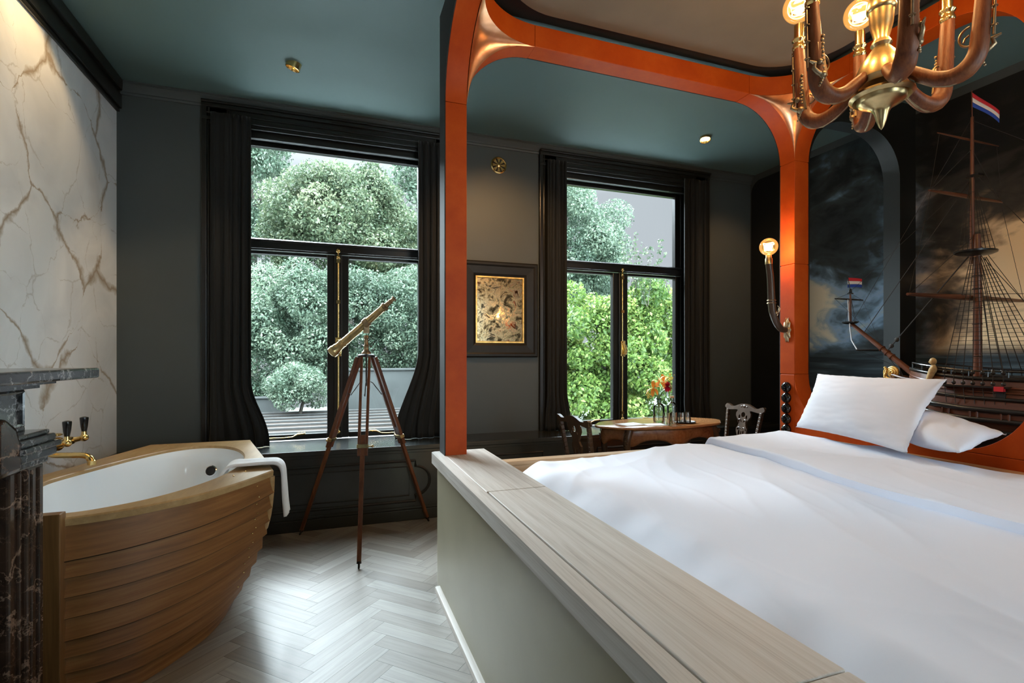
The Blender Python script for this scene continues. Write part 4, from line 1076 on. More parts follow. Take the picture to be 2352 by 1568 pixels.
# basin
bs = MB()
prof = [(1.0, ZR - 0.012), (0.985, ZR - 0.02), (0.965, ZR - 0.06), (0.93, 0.55), (0.88, 0.42), (0.80, 0.30), (0.66, 0.225), (0.45, 0.20), (0.2, 0.195), (0.01, 0.195)]
vs = []; fs = []
for s, z in prof:
    for a, r in zip(angs, INN): vs.append(pt(a, (r + 0.006) * s, z))
for k in range(len(prof) - 1):
    for i in range(NA): fs.append((k * NA + i, k * NA + (i + 1) % NA, (k + 1) * NA + (i + 1) % NA, (k + 1) * NA + i))
bs.add(vs, fs); bs.build('basin', MAT['enamel'], tub, smooth=60)
# hull: bow -> right side -> stern corner -> transom; each plank laps over the next
bot_pts = [(-1.055, 2.325), (-1.0, 2.330), (-0.936, 2.348), (-0.84, 2.362), (-0.739, 2.405), (-0.70, 2.45), (-0.66, 2.51), (-0.61, 2.60), (-0.565, 2.70), (-0.535, 2.83), (-0.52, 2.985)]
bot_s = [tuple(p[:2]) for p in catmull([(x, y, 0) for x, y in bot_pts], 5)]
def hull(s, z):
    """s 0..1 bow to stern corner, 1..2 across the transom, 2..3 along the hidden wall side"""
    k = max(0.0, 1 - z / 0.66) ** 2.1
    if s <= 1:
        f = s * (len(right_s) - 1); i = min(int(f), len(right_s) - 2); t = f - i
        a = Vector(right_s[i]).lerp(Vector(right_s[i + 1]), t); b = Vector(bot_s[i]).lerp(Vector(bot_s[i + 1]), t)
    elif s <= 2:
        a = Vector((-0.31, 2.955)).lerp(Vector((-0.566, 4.04)), s - 1); b = Vector((-0.52, 2.985)).lerp(Vector((-0.72, 4.03)), s - 1)
    else:
        pp = [(-0.566, 4.04), (-1.163, 4.04), (-1.255, 3.69), (-1.385, 3.18), (-1.40, 2.95), (-1.33, 2.65), (-1.19, 2.40), (-1.055, 2.322)]
        f = (s - 2) * (len(pp) - 1); i = min(int(f), len(pp) - 2); t = f - i
        a = Vector(pp[i]).lerp(Vector(pp[i + 1]), t); b = a.lerp(Vector((-0.9, 3.1)), 0.12)
        if i == 0: b = Vector((-0.72, 4.03)).lerp(Vector((-1.1, 3.95)), t)
    p = a.lerp(b, k)
    return p
def hn(s, z):
    d = hull(min(s + 0.01, 2.99), z) - hull(max(s - 0.01, 0), z)
    n = Vector((d.y, -d.x)); return n.normalized() if n.length else Vector((1, 0))
ZKB = [0.668, 0.528, 0.469, 0.396, 0.316, 0.231, 0.170, 0.115, 0.055, 0.0]   # seam heights at the bow
ZKS = [0.668, 0.578, 0.500, 0.430, 0.360, 0.287, 0.215, 0.145, 0.075, 0.0]   # and at the stern
def zk(k, s): return lerp(ZKB[k], ZKS[k], max(0.0, min(1.0, s)) ** 1.2)
hm = MB()
NS = 120
VV = [0, 0.15, 0.3, 0.45, 0.6, 0.75, 0.88, 0.93, 0.965, 1.0]
for k in range(9):
    def fn(u, v, k=k):
        s = u * 3; v = VV[int(round(v * (len(VV) - 1)))]
        top = zk(k, s); bt = zk(k + 1, s)
        z = lerp(top, bt, min(v / 0.965, 1.0))
        off = 0.020 * min(v / 0.93, 1.0)
        if 0.93 < v < 1.0: off = 0.017
        if v >= 1.0: off = -0.004 if k < 8 else 0.017
        p = hull(s, max(z, 0)); n = hn(s, max(z, 0))
        return (p.x + n.x * off, p.y + n.y * off, z)
    b0 = len(hm.f)
    hm.grid(NS * 3 + 1, len(VV), fn, uvfn=lambda u, v, k=k: (u * 3 * 1.1, k * 0.9 + v * 0.075 + 0.31 * k))
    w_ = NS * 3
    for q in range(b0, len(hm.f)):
        if (q - b0) // w_ >= 7: hm.m[q] = 1                            # shadow under each plank lap, painted as a dark strip
hm.build('planked_hull', [MAT['tubwood'], plain('plank lap shade', (0.03, 0.013, 0.005), 0.7)], tub, smooth=30, recalc=False)
# stern corner post, rub rail and bow post
cp = MB()
pth = [hull(1.0, z) for z in (0.666, 0.6, 0.52, 0.46, 0.40)]
cp.tube([(p.x + 0.002, p.y - 0.002, z) for p, z in zip(pth, (0.666, 0.6, 0.52, 0.46, 0.40))] + [(hull(1, 0.34).x - 0.008, hull(1, 0.34).y, 0.355)], [0.017, 0.017, 0.017, 0.017, 0.015, 0.004], 10)
cp.build('corner_post', MAT['tubrim'], tub)
st = MB(); st.prism([(-1.115, 0.0), (-0.928, 0.0), (-0.936, 0.06), (-0.940, 0.14), (-0.940, 0.70), (-0.9405, 0.722), (-1.115, 0.722)], 2.296, 2.342, 'y')
st.build('bow_post', MAT['stem'], tub, smooth=0, bevel=0.004)
for k in range(9):                                                    # brass rivets near the stern
    for fr_ in (0.22, 0.80):
        s = 0.90
        z = lerp(zk(k, s), zk(k + 1, s), fr_)
        if z < 0.10: continue
        p = hull(s, z); n = hn(s, z); o_ = 0.020 * fr_
        MB().ball((p.x + n.x * o_, p.y + n.y * o_, z), 0.0045, 8, 5).build('rivet', MAT['brass'], tub)
for x, y in ((-0.47, 2.86), (-0.43, 2.95), (-1.05, 4.0)): MB().ball((x, y, ZR), 0.005, 8, 4).build('rivet', MAT['brass'], tub)
# overflow
a = math.atan2(3.80 - CEN[1], -0.80 - CEN[0]) 
oc = Vector((-0.748, 3.755, 0.555)); od = Vector((CEN[0] - oc.x, CEN[1] - oc.y, 0)).normalized()
M = align(oc - od * 0.004 - Vector((0, 0, 0)), oc + od * 0.3 + Vector((0, 0, 0.10)))
ov = MB().lathe([(0.036, -0.01), (0.036, 0.006), (0.030, 0.010), (0.027, 0.004)], M=M, n=28, caps=False).build('overflow', MAT['chrome'], tub)
MB().lathe([(0.028, 0.002), (0.001, 0.003)], M=M, n=24).build('overflow_hole', MAT['blackmatt'], ov)

# ------------------------------------------------------------------ towel on the rim
tw = MB()
tp = catmull([(-0.60, 3.055, 0.50), (-0.575, 3.06, 0.60), (-0.545, 3.065, 0.685), (-0.51, 3.07, 0.722), (-0.44, 3.075, 0.724), (-0.33, 3.08, 0.724), (-0.285, 3.085, 0.716), (-0.262, 3.09, 0.68), (-0.256, 3.092, 0.60), (-0.250, 3.095, 0.50), (-0.243, 3.098, 0.425)], 6)
k_ = len(tp)
def fnt(u, v):
    i = int(round(v * (k_ - 1))); p = tp[i]
    w = lerp(-0.085, 0.085, u)
    wob = 0.010 * nz(u * 4, v * 3, 2.0) + 0.004 * math.sin(u * 9 + v * 4)
    hang = max(0, v - 0.62)
    return (p.x + wob + 0.05 * hang * (u - 0.5) * 0, p.y + w * (1 - 0.25 * hang) + 0.02 * hang, p.z + wob * 0.6 - 0.02 * u * hang)
tw.grid(24, k_, fnt)
tag(tw.build('towel', MAT['towel'], smooth=80, solid=0.016), 'folded white towel draped over the bathtub rim', 'towel')

# ------------------------------------------------------------------ bath tap on the marble
tap = thing('bath_tap', 'brass wall tap with two black lever handles over the bathtub', 'tap', (XL, 3.35, 0.9))
BR = MAT['brass']
Yt, Zt = 3.44, 0.815
b1 = MB()
b1.tube([(XL + 0.075, Yt - 0.16, Zt), (XL + 0.075, Yt + 0.16, Zt)], [0.024, 0.024], 14)
for y in (Yt - 0.10, Yt + 0.10):
    b1.lathe([(0.04, 0), (0.04, 0.006), (0.022, 0.016), (0.018, 0.03), (0.018, 0.08)], M=align((XL + 0.0005, y, Zt), (XL + 1, y, Zt)), n=20)
b1.ball((XL + 0.075, Yt, Zt), 0.034)
for z in (0.028, 0.05): b1.lathe([(0.018, 0), (0.026, 0.004), (0.026, 0.010), (0.018, 0.014)], c=(XL + 0.075, Yt, Zt + z), n=16)
b1.build('body', BR, tap)
for y, nm in ((Yt - 0.045, 0), (Yt + 0.155, 1)):
    h = MB(); h.tube([(XL + 0.075, y - (0 if nm else 0), Zt), (XL + 0.13, y, Zt + 0.012)], [0.016, 0.013], 12)
    h.ball((XL + 0.14, y, Zt + 0.015), 0.022); h.lathe([(0.016, 0.0), (0.013, 0.02), (0.012, 0.035)], c=(XL + 0.14, y, Zt + 0.02), n=14)
    v_ = h.build('valve', BR, tap)
    MB().lathe([(0.012, 0.0), (0.017, 0.03), (0.021, 0.075), (0.020, 0.082), (0.008, 0.086)], c=(XL + 0.14, y, Zt + 0.05), n=16).build('lever', MAT['porcelain'], v_, label='black lever handle')
sp_ = MB(); pth = catmull([(XL + 0.075, Yt - 0.10, Zt - 0.01), (XL + 0.10, Yt - 0.105, Zt - 0.035), (XL + 0.17, Yt - 0.12, Zt - 0.040), (XL + 0.24, Yt - 0.14, Zt - 0.040), (XL + 0.272, Yt - 0.145, Zt - 0.05), (XL + 0.288, Yt - 0.148, Zt - 0.075)], 6)
sp_.tube(pth, [0.015] * (len(pth) - 6) + [0.017] * 6, 12); sp_.lathe([(0.020, -0.012), (0.020, 0.01), (0.016, 0.014)], c=(XL + 0.288, Yt - 0.148, Zt - 0.080), n=16)
sp_.build('spout', BR, tap)

# ------------------------------------------------------------------ fireplace
fp = thing('fireplace', 'dark veined marble fireplace with a grey shelf at the left edge', 'fireplace', (XL, 1.5, 0))
DM, GM = MAT['darkmarble'], MAT['greymarble']
FX, FY = -0.955, 2.222
YO = 2 * 1.35 - FY                                                     # mirrored far end
def mirrored(y): return 2.7 - y
for far in (0, 1):
    def both(mb, x0, x1, ya, yb, z0, z1):
        if far: ya, yb = 2.7 - yb, 2.7 - ya
        mb.box(x0, x1, ya, yb, z0, z1)
    j = MB(); both(j, XL + 0.001, FX - 0.05, FY - 0.30, FY, 0.0, 1.06); both(j, FX - 0.05, FX, FY - 0.105, FY - 0.0, 0.10, 0.93)
    both(j, FX - 0.05, FX - 0.014, FY - 0.175, FY - 0.105, 0.10, 0.93)
    jo = j.build('jamb', DM, fp, smooth=0, bevel=0.008)
    mo = MB()
    for ya, yb, x in ((FY - 0.045, FY - 0.02, FX + 0.006), (FY - 0.085, FY - 0.075, FX + 0.004), (FY - 0.135, FY - 0.12, FX - 0.006)): both(mo, FX - 0.03, x, ya, yb, 0.12, 0.92)
    both(mo, XL + 0.001, FX + 0.02, FY - 0.19, FY + 0.02, 0.0, 0.10)
    mo.build('jamb_moulding', DM, jo, smooth=0, bevel=0.006)
    cap = MB()
    for z0, z1, d in ((0.93, 0.955, 0.010), (0.955, 0.985, 0.030), (0.985, 1.005, 0.042), (1.005, 1.03, 0.028), (1.03, 1.045, 0.014)):
        both(cap, XL + 0.001, FX + d, FY - 0.19 - d * 0.5, FY + d * 0.6, z0, z1)
    cap.build('capital', GM, fp, smooth=0, bevel=0.006)
fr = MB(); fr.box(XL + 0.001, FX - 0.045, YO, FY - 0.02, 1.045, 1.20)
fr.build('frieze', GM, fp, smooth=0, bevel=0.004)
fm_ = MB()
for s in (0, 1):
    y = FY - 0.03
    path = [(FX - 0.042, FY - 0.045, 1.065), (FX - 0.042, FY - 0.26, 1.065), (FX - 0.042, FY - 0.26, 1.18), (FX - 0.042, FY - 0.045, 1.18)]
    if s: path = [(x, 2.7 - yy, z) for x, yy, z in path]
    fm_.tube(path, 0.009, 6, closed=True)
fm_.box(XL + 0.001, FX - 0.01, YO - 0.01, FY - 0.005, 1.19, 1.205); fm_.box(XL + 0.001, FX + 0.03, YO - 0.02, FY + 0.01, 1.205, 1.222)
fm_.build('frieze_moulding', GM, fp, smooth=30)
sv = MB(); sv.box(XL + 0.001, FX + 0.145, YO - 0.05, FY + 0.045, 1.222, 1.258); sv.build('mantel_shelf', GM, fp, smooth=0, bevel=0.007)
ins = MB(); ins.box(XL + 0.001, FX - 0.14, YO + 0.30, FY - 0.30, 0.0, 0.96); ins.build('firebox', MAT['blackmatt'], fp, smooth=0)
li = MB()
for far in (0, 1): both(li, FX - 0.12, FX - 0.052, FY - 0.225, FY - 0.19, 0.0, 0.93); both(li, FX - 0.10, FX - 0.045, FY - 0.20, FY - 0.188, 0.0, 0.95)
li.box(FX - 0.12, FX - 0.052, YO + 0.175, FY - 0.175, 0.89, 0.93); li.box(FX - 0.10, FX - 0.045, YO + 0.175, FY - 0.175, 0.93, 0.945)
li.build('opening_frame', GM, fp, smooth=0, bevel=0.004)
ko = MB(); ko.prism([(FY - 0.19, 0.93), (FY - 0.33, 0.93), (FY - 0.33, 1.10), (FY - 0.27, 1.115), (FY - 0.215, 1.08), (FY - 0.19, 1.02)], FX - 0.06, FX + 0.03, 'x')
ko.build('carved_scroll', DM, fp, smooth=30, bevel=0.02, seg=3)

# ------------------------------------------------------------------ telescope on tripod
ts = thing('telescope', 'antique brass telescope on a wooden tripod at the window', 'telescope', (0.21, 3.76, 0))
C = Vector((0.212, 3.745, 1.487)); rv = Vector((0.943, -0.333, 0))
lo = C + rv * (-0.238) + Vector((0, 0.03, -0.165)); hi = C + rv * 0.207 + Vector((0, -0.03, 0.222))
ax = (hi - lo); Ln = ax.length; M = align(lo, hi)
OB = MAT['oldbrass']
MB().lathe([(0.001, -0.002), (0.030, 0.0), (0.040, 0.006), (0.041, 0.035), (0.036, 0.040), (0.034, 0.065), (0.030, 0.072), (0.030, 0.11), (0.032, 0.112), (0.032, 0.12), (0.0285, 0.122), (0.026, Ln * 0.62), (0.024, Ln * 0.80), (0.026, Ln * 0.805), (0.026, Ln * 0.83), (0.019, Ln * 0.84)], M=M, n=28).build('main_tube', OB, ts, smooth=45)
MB().lathe([(0.019, Ln * 0.835), (0.031, Ln * 0.84), (0.031, Ln * 0.862), (0.018, Ln * 0.87), (0.016, Ln * 0.93), (0.018, Ln * 0.932), (0.018, Ln * 0.945), (0.0135, Ln * 0.95), (0.0135, Ln * 0.985), (0.020, Ln * 0.99), (0.020, Ln), (0.010, Ln * 1.005)], M=M, n=24).build('eyepiece', MAT['bronze'], ts, smooth=45)
tm = MB(); mid = lo.lerp(hi, 0.56)
tm.tube([mid + (hi - lo).normalized() * -0.02, mid + (hi - lo).normalized() * 0.02], 0.034, 18)
tm.box(mid.x - 0.02, mid.x + 0.02, mid.y - 0.014, mid.y + 0.014, mid.z - 0.075, mid.z - 0.02)
tm.build('cradle', MAT['bronze'], ts, bevel=0.004)
MB().lathe([(0.034, 1.315), (0.034, 1.325), (0.026, 1.335), (0.018, 1.345), (0.016, 1.37), (0.020, 1.375), (0.014, 1.385), (0.013, 1.42), (0.018, 1.425), (0.018, 1.435), (0.012, 1.45)], c=(mid.x, mid.y, 0), n=20).build('pillar', MAT['bronze'], ts, smooth=45)
HX, HY = mid.x, mid.y
MB().lathe([(0.052, 1.292), (0.060, 1.297), (0.060, 1.308), (0.050, 1.316), (0.02, 1.318)], c=(HX, HY, 0), n=24).build('tripod_head', MAT['darkmetal'], ts)
for ft in (Vector((0.148, 3.235, 0)), Vector((-0.228, 3.99, 0)), Vector((0.71, 3.985, 0))):
    hd = Vector((ft.x - HX, ft.y - HY, 0)).normalized()
    top = Vector((HX, HY, 1.295)) + hd * 0.055
    side = Vector((-hd.y, hd.x, 0))
    dr = (ft - top); L_ = dr.length; dr.normalize()
    lg = MB()
    for s in (-1, 1):
        a = top + side * (s * 0.026); b_ = top + dr * (L_ * 0.50) + side * (s * 0.024)
        lg.bar(a, b_, 0.018, 0.024, up=hd)
    lo_a = top + dr * (L_ * 0.40)
    lg.bar(lo_a, top + dr * (L_ * 0.972), 0.030, 0.022, up=hd, w2=0.026, h2=0.02)
    leg = lg.build('leg', MAT['mahog'], ts, smooth=0, bevel=0.002)
    cl = MB(); c_ = top + dr * (L_ * 0.455)
    cl.bar(c_ - dr * 0.012, c_ + dr * 0.012, 0.074, 0.034, up=hd); cl.tube([c_ + side * 0.03, c_ + side * 0.058], [0.005, 0.005], 8); cl.ball(c_ + side * 0.062, 0.010, 10, 6, (1, 1, 1))
    cl.build('clamp', MAT['oldbrass'], leg, bevel=0.002)
    f_ = MB(); f_.tube([top + dr * (L_ * 0.968), top + dr * (L_ * 0.978)], 0.015, 10); f_.tube([top + dr * (L_ * 0.975), top + dr * (L_ * 0.994)], [0.007, 0.007], 10); f_.ball(ft + Vector((0, 0, 0.007)), 0.007, 8, 5)
    f_.build('foot', MAT['darkmetal'], leg)
    MB().box(-0.001, 0.001, -0.001, 0.001, -0.001, 0.001) 
    cb = MB(); kx = top + dr * (L_ * 0.20); sx_ = Vector((HX, HY, 1.12)) + hd * 0.03
    cb.tube([sx_, sx_ + hd * 0.02 + Vector((0, 0, -0.01)), kx - hd * 0.03 + Vector((0, 0, -0.012)), kx], 0.0035, 6)
    cb.build('stay', MAT['darkmetal'], leg)
MB().tube([(HX, HY, 1.295), (HX, HY, 1.09)], 0.006, 8).build('centre_rod', MAT['darkmetal'], ts)
# ------------------------------------------------------------------ oval table
TX, TY, TZ = 2.625, 3.66, 0.74
tb = thing('oval_table', 'oval walnut table with scalloped top and carved apron by the window', 'table', (TX, TY, 0))
AX, AY = 0.60, 0.275
def toutline(a, k=1.0, amp=0.022):
    r = 1 + amp * math.cos(8 * a) * 1.0
    c, s = math.cos(a), math.sin(a)
    return (TX + AX * k * r * (abs(c) ** 0.92) * (1 if c > 0 else -1), TY + AY * k * r * (abs(s) ** 0.92) * (1 if s > 0 else -1))
tp_ = MB()
rings = [(0.965, TZ - 0.022), (0.99, TZ - 0.019), (1.0, TZ - 0.011), (0.995, TZ - 0.003), (0.98, TZ), (0.5, TZ), (0.02, TZ)]
def ft(u, v):
    i = int(round(v * (len(rings) - 1))); k, z = rings[i]; x, y = toutline(2 * PI * u, k); return (x, y, z)
tp_.grid(128, len(rings), ft, cu=True)
tp_.build('table_top', MAT['tabletop'], tb, smooth=35, recalc=True)
ap = MB()
def fa(u, v):
    a = 2 * PI * u
    x, y = toutline(a, 0.88, 0.022)
    drop = 0.085 + 0.03 * abs(math.cos(4 * a)) ** 6 + 0.02 * math.cos(4 * a) ** 2
    k = 1 + 0.02 * math.sin(PI * v)
    return (TX + (x - TX) * k, TY + (y - TY) * k, TZ - 0.022 - drop * v)
ap.grid(160, 8, fa, cu=True)
ap.build('apron', MAT['apron'], tb, smooth=60, solid=0.014)
for sx in (-1, 1):
    for sy in (-1, 1):
        bx_, by_ = TX + sx * AX * 0.68, TY + sy * AY * 0.62
        pth = catmull([(bx_, by_, TZ - 0.03), (bx_ + sx * 0.028, by_ + sy * 0.012, TZ - 0.13), (bx_ + sx * 0.012, by_ + sy * 0.006, TZ - 0.30), (bx_ - sx * 0.012, by_ - sy * 0.004, 0.22), (bx_ + sx * 0.004, by_, 0.07), (bx_ + sx * 0.03, by_ + sy * 0.01, 0.012)], 6)
        lg = MB().tube(pth, [lerp(0.034, 0.013, min(1, i / (len(pth) * 0.8))) if i < len(pth) - 3 else 0.017 for i in range(len(pth))], 10).build('leg', MAT['walnut'], tb, smooth=60)
        orn = MB(); rnd = random.Random(int(bx_ * 100 + by_ * 10))
        for q in range(11):
            orn.ball((bx_ + sx * (0.045 + rnd.uniform(-0.012, 0.012)), by_ + sy * (0.02 + rnd.uniform(-0.014, 0.014)), TZ - 0.05 - q * 0.011 + rnd.uniform(-0.004, 0.004)), rnd.uniform(0.006, 0.012), 8, 5)
        orn.build('carving', MAT['walnut'], lg)
orn = MB(); rnd = random.Random(5)
for sy in (-1, 1):
    for q in range(26):
        a = rnd.uniform(0, 2 * PI); r_ = 0.035 * math.sqrt(rnd.random())
        orn.ball((TX + r_ * math.cos(a) * 1.3, TY + sy * AY * 0.905, TZ - 0.095 + r_ * math.sin(a)), rnd.uniform(0.006, 0.011), 8, 5)
orn.build('apron_carving', MAT['walnut'], tb)

# ------------------------------------------------------------------ carved chairs
def rake(x, z): return x - 0.065 * max(0.0, (z - 0.43) / 0.42) ** 1.15
def make_chair(label):
    c = thing('carved_chair', label, 'chair', (0, 0, 0), 0, 'carved chairs at the oval table')
    WA = MAT['walnut']
    s = MB()
    s.prism([(-0.21, -0.19), (0.215, -0.235), (0.225, -0.20), (0.225, 0.20), (0.215, 0.235), (-0.21, 0.19)], 0.385, 0.43, 'z')
    s.build('seat_rail', WA, c, smooth=0, bevel=0.006, local=True)
    cu = MB(); 
    def fs_(u, v):
        a = 2 * u - 1; b = 2 * v - 1
        w = lerp(0.185, 0.225, u)
        return (lerp(-0.20, 0.215, u), w * b, 0.43 + 0.032 * (1 - a ** 4) ** 0.5 * (1 - b ** 4) ** 0.5)
    cu.grid(20, 20, fs_); cu.build('seat', plain('dark seat leather', (0.03, 0.018, 0.012), 0.45), c, smooth=60, local=True)
    for sy in (-1, 1):
        pth = [(-0.245, sy * 0.20, 0.0), (-0.215, sy * 0.185, 0.2), (-0.205, sy * 0.182, 0.43), (rake(-0.205, 0.6), sy * 0.197, 0.6), (rake(-0.205, 0.80), sy * 0.216, 0.80)]
        lg = MB()
        cp_ = catmull(pth, 6)
        for i in range(len(cp_) - 1): lg.bar(cp_[i], cp_[i + 1], 0.03, 0.028, up=(1, 0, 0))
        lg.build('back_post', WA, c, smooth=60, bevel=0.004, local=True)
        pth = catmull([(0.185, sy * 0.195, 0.43), (0.215, sy * 0.222, 0.36), (0.20, sy * 0.205, 0.22), (0.185, sy * 0.192, 0.10), (0.195, sy * 0.20, 0.035), (0.215, sy * 0.215, 0.012)], 5)
        MB().tube(pth, [lerp(0.03, 0.014, min(1, i / (len(pth) * 0.8))) if i < len(pth) - 3 else 0.02 for i in range(len(pth))], 10).build('front_leg', WA, c, smooth=60, local=True)
    # serpentine crest rail with ears
    top = [(-0.245, 0.842), (-0.232, 0.852), (-0.205, 0.846), (-0.17, 0.832), (-0.13, 0.832), (-0.08, 0.850), (-0.04, 0.861), (0, 0.864)]
    bot = [(-0.236, 0.805), (-0.205, 0.795), (-0.15, 0.800), (-0.10, 0.806), (-0.06, 0.800), (0, 0.800)]
    poly = top + [(-y, z) for y, z in reversed(top[:-1])] + [(-y, z) for y, z in bot] + list(reversed(bot[:-1]))
    cr = MB().prism(poly, -0.222, -0.196, 'x')
    for k in (-1, 1):
        cr.tube([(-0.209, k * 0.238, 0.826), (-0.195, k * 0.238, 0.826)], 0.016, 12)
    cr.ball((-0.197, 0, 0.842), 0.016, 10, 6, (0.5, 1.6, 1)); cr.ball((-0.197, 0.035, 0.838), 0.010, 8, 5, (0.5, 1.4, 1)); cr.ball((-0.197, -0.035, 0.838), 0.010, 8, 5, (0.5, 1.4, 1))
    cr.v = [(rake(x, z), y, z) for x, y, z in cr.v]
    cr.build('crest_rail', WA, c, smooth=35, bevel=0.005, local=True)
    half = [(0.030, 0.435), (0.034, 0.47), (0.040, 0.53), (0.052, 0.58), (0.068, 0.615), (0.070, 0.64), (0.056, 0.655), (0.045, 0.675), (0.050, 0.70), (0.072, 0.725), (0.092, 0.75), (0.094, 0.775), (0.078, 0.80), (0.075, 0.806)]
    outl = half + [(-y, z) for y, z in reversed(half)]
    def ell(cy, cz, ry, rz, n=12): return [(cy + ry * math.cos(2 * PI * i / n), cz + rz * math.sin(2 * PI * i / n)) for i in range(n)]
    holes = [ell(0, 0.765, 0.026, 0.024), ell(0, 0.59, 0.009, 0.028), ell(0.028, 0.60, 0.010, 0.026), ell(-0.028, 0.60, 0.010, 0.026), ell(0.013, 0.50, 0.006, 0.030), ell(-0.013, 0.50, 0.006, 0.030), ell(0.045, 0.745, 0.011, 0.018), ell(-0.045, 0.745, 0.011, 0.018)]
    sp = MB().prism(outl, -0.214, -0.198, 'x', holes)
    for k in (-1, 1):
        sp.tube(catmull([(-0.200, k * 0.012, 0.70), (-0.196, k * 0.03, 0.72), (-0.196, k * 0.05, 0.712), (-0.197, k * 0.044, 0.69)], 4), 0.006, 6)
        sp.tube(catmull([(-0.200, k * 0.01, 0.64), (-0.196, k * 0.035, 0.648), (-0.196, k * 0.055, 0.63)], 4), 0.006, 6)
    sp.v = [(rake(x, z), y, z) for x, y, z in sp.v]
    sp.build('pierced_splat', WA, c, smooth=35, local=True)
    return c
ch = make_chair('carved dark chair at the near left end of the oval table, seen from behind')
ch.location = (1.945, 3.40, 0); ch.rotation_euler = (0, 0, R(2))
c2_ = copy_tree(ch); c2_['label'] = 'carved dark chair at the far end of the oval table, beside the mural'
c2_.location = (3.30, 3.70, 0); c2_.rotation_euler = (0, 0, R(176))

# ------------------------------------------------------------------ things on the table
ZT0 = TZ + 0.0008
def bottle(x, y, h, r, label, water):
    o = thing('glass_bottle', label, 'bottle', (x, y, ZT0), 0, 'clear bottles on the oval table')
    prof = [(r * 0.2, 0.003), (r * 0.9, 0.002), (r, 0.012), (r, h * 0.60), (r * 0.93, h * 0.68), (r * 0.6, h * 0.76), (r * 0.36, h * 0.80), (r * 0.34, h * 0.96), (r * 0.42, h * 0.965), (r * 0.42, h)]
    MB().lathe(prof, c=(x, y, ZT0), n=28, caps=False).build('body', MAT['clear'], o, smooth=50)
    if water: MB().lathe([(r * 0.1, 0.006), (r * 0.94, 0.006), (r * 0.95, 0.012), (r * 0.95, h * water), (0.001, h * water)], c=(x, y, ZT0), n=24, caps=False).build('water', MAT['water'], o, smooth=50)
    return o
bf = bottle(2.617, 3.66, 0.205, 0.047, 'clear glass bottle used as a vase for the flowers', 0.35)
b2 = bottle(2.785, 3.705, 0.205, 0.043, 'clear glass water bottle right of the flower vase', 0.55)
MB().lathe([(0.0185, 0.196), (0.0185, 0.214), (0.001, 0.215)], c=(2.785, 3.705, ZT0), n=18).build('stopper', plain('cork', (0.45, 0.3, 0.18), 0.8), b2)
MB().lathe([(0.0205, 0.192), (0.0205, 0.200), (0.017, 0.2005)], c=(2.617, 3.66, ZT0), n=18, caps=False).build('dark_collar', MAT['blackmatt'], bf)
def tumbler(x, y, r, h, label, z=ZT0, flip=False):
    prof = [(0.001, 0.004), (r * 0.82, 0.002), (r * 0.86, 0.008), (r, h), (r * 0.94, h), (r * 0.80, 0.012), (0.001, 0.012)]
    if flip: prof = [(a, h - b) for a, b in reversed(prof)]
    o = MB().lathe(prof, c=(x, y, z), n=24, caps=False).build('drinking_glass', MAT['clear'], smooth=50)
    return tag(o, label, 'glass', 'tumblers on the oval table')
tumbler(2.565, 3.475, 0.031, 0.10, 'tumbler at the table front, just right of the papers')
tumbler(2.675, 3.525, 0.030, 0.095, 'tumbler standing between the papers and the small tray')
tr_ = MB(); tr_.lathe([(0.002, 0.004), (0.07, 0.004), (0.088, 0.012), (0.090, 0.010), (0.072, 0.0), (0.002, 0.0)], c=(2.795, 3.545, ZT0), n=36, caps=False)
tag(tr_.build('serving_tray', plain('tray lacquer', (0.02, 0.015, 0.012), 0.25), smooth=50), 'small dark round tray with upturned glasses on the table', 'tray')
tumbler(2.765, 3.545, 0.030, 0.085, 'upturned tumbler on the small tray, nearer the flowers', ZT0 + 0.0055, True)
tumbler(2.832, 3.562, 0.030, 0.085, 'upturned tumbler on the small tray, nearer the mural', ZT0 + 0.0055, True)
def sheet(x, y, w_, d, rz, label, z):
    m = MB(); c, s = math.cos(rz), math.sin(rz)
    base = [(-w_, -d), (w_, -d), (w_, d), (-w_, d)]
    p = [(x + a * c - b_ * s, y + a * s + b_ * c) for a, b_ in base]
    m.prism(p, z, z + 0.004, 'z')
    o = tag(m.build('booklet', MAT['paper'], smooth=0), label, 'booklet', 'white booklets on the oval table')
    return o
sheet(2.30, 3.60, 0.10, 0.072, R(10), 'white booklet lying nearer the left chair on the table', ZT0)
sheet(2.475, 3.515, 0.085, 0.060, R(-8), 'white booklet lying beside the tumblers on the table', ZT0)
# flowers
fx, fy, fz = 2.617, 3.66, ZT0 + 0.205
def stem_to(mb, p): mb.tube(catmull([(fx, fy, ZT0 + 0.02), (fx + (p[0] - fx) * 0.12, fy + (p[1] - fy) * 0.12, fz), (lerp(fx, p[0], 0.6), lerp(fy, p[1], 0.6), lerp(fz, p[2], 0.65)), p], 5), 0.003, 6)
def petal(mb, base, dirv, L_, w_, curl, mi=0):
    d = Vector(dirv).normalized(); s = d.orthogonal().normalized(); s.rotate(Matrix.Rotation(0, 3, d)); u = Vector((0, 0, 1)) - d * d.z
    if u.length < 0.1: u = s
    u.normalize(); s = d.cross(u).normalized()
    pts = []; base = Vector(base)
    for t, wd in ((0, 0.25), (0.35, 0.9), (0.65, 1.0), (0.9, 0.5), (1.0, 0.05)):
        c = base + d * (L_ * t) + u * (curl * L_ * (t * t) * -1 + 0.12 * L_ * math.sin(PI * t))
        pts += [c - s * (w_ * wd), c + u * (-0.15 * w_ * wd), c + s * (w_ * wd)]
    fs = []
    for i in range(4):
        for j in range(2): fs.append((i * 3 + j, i * 3 + j + 1, i * 3 + j + 4, i * 3 + j + 3))
    mb.add(pts, fs, mi)
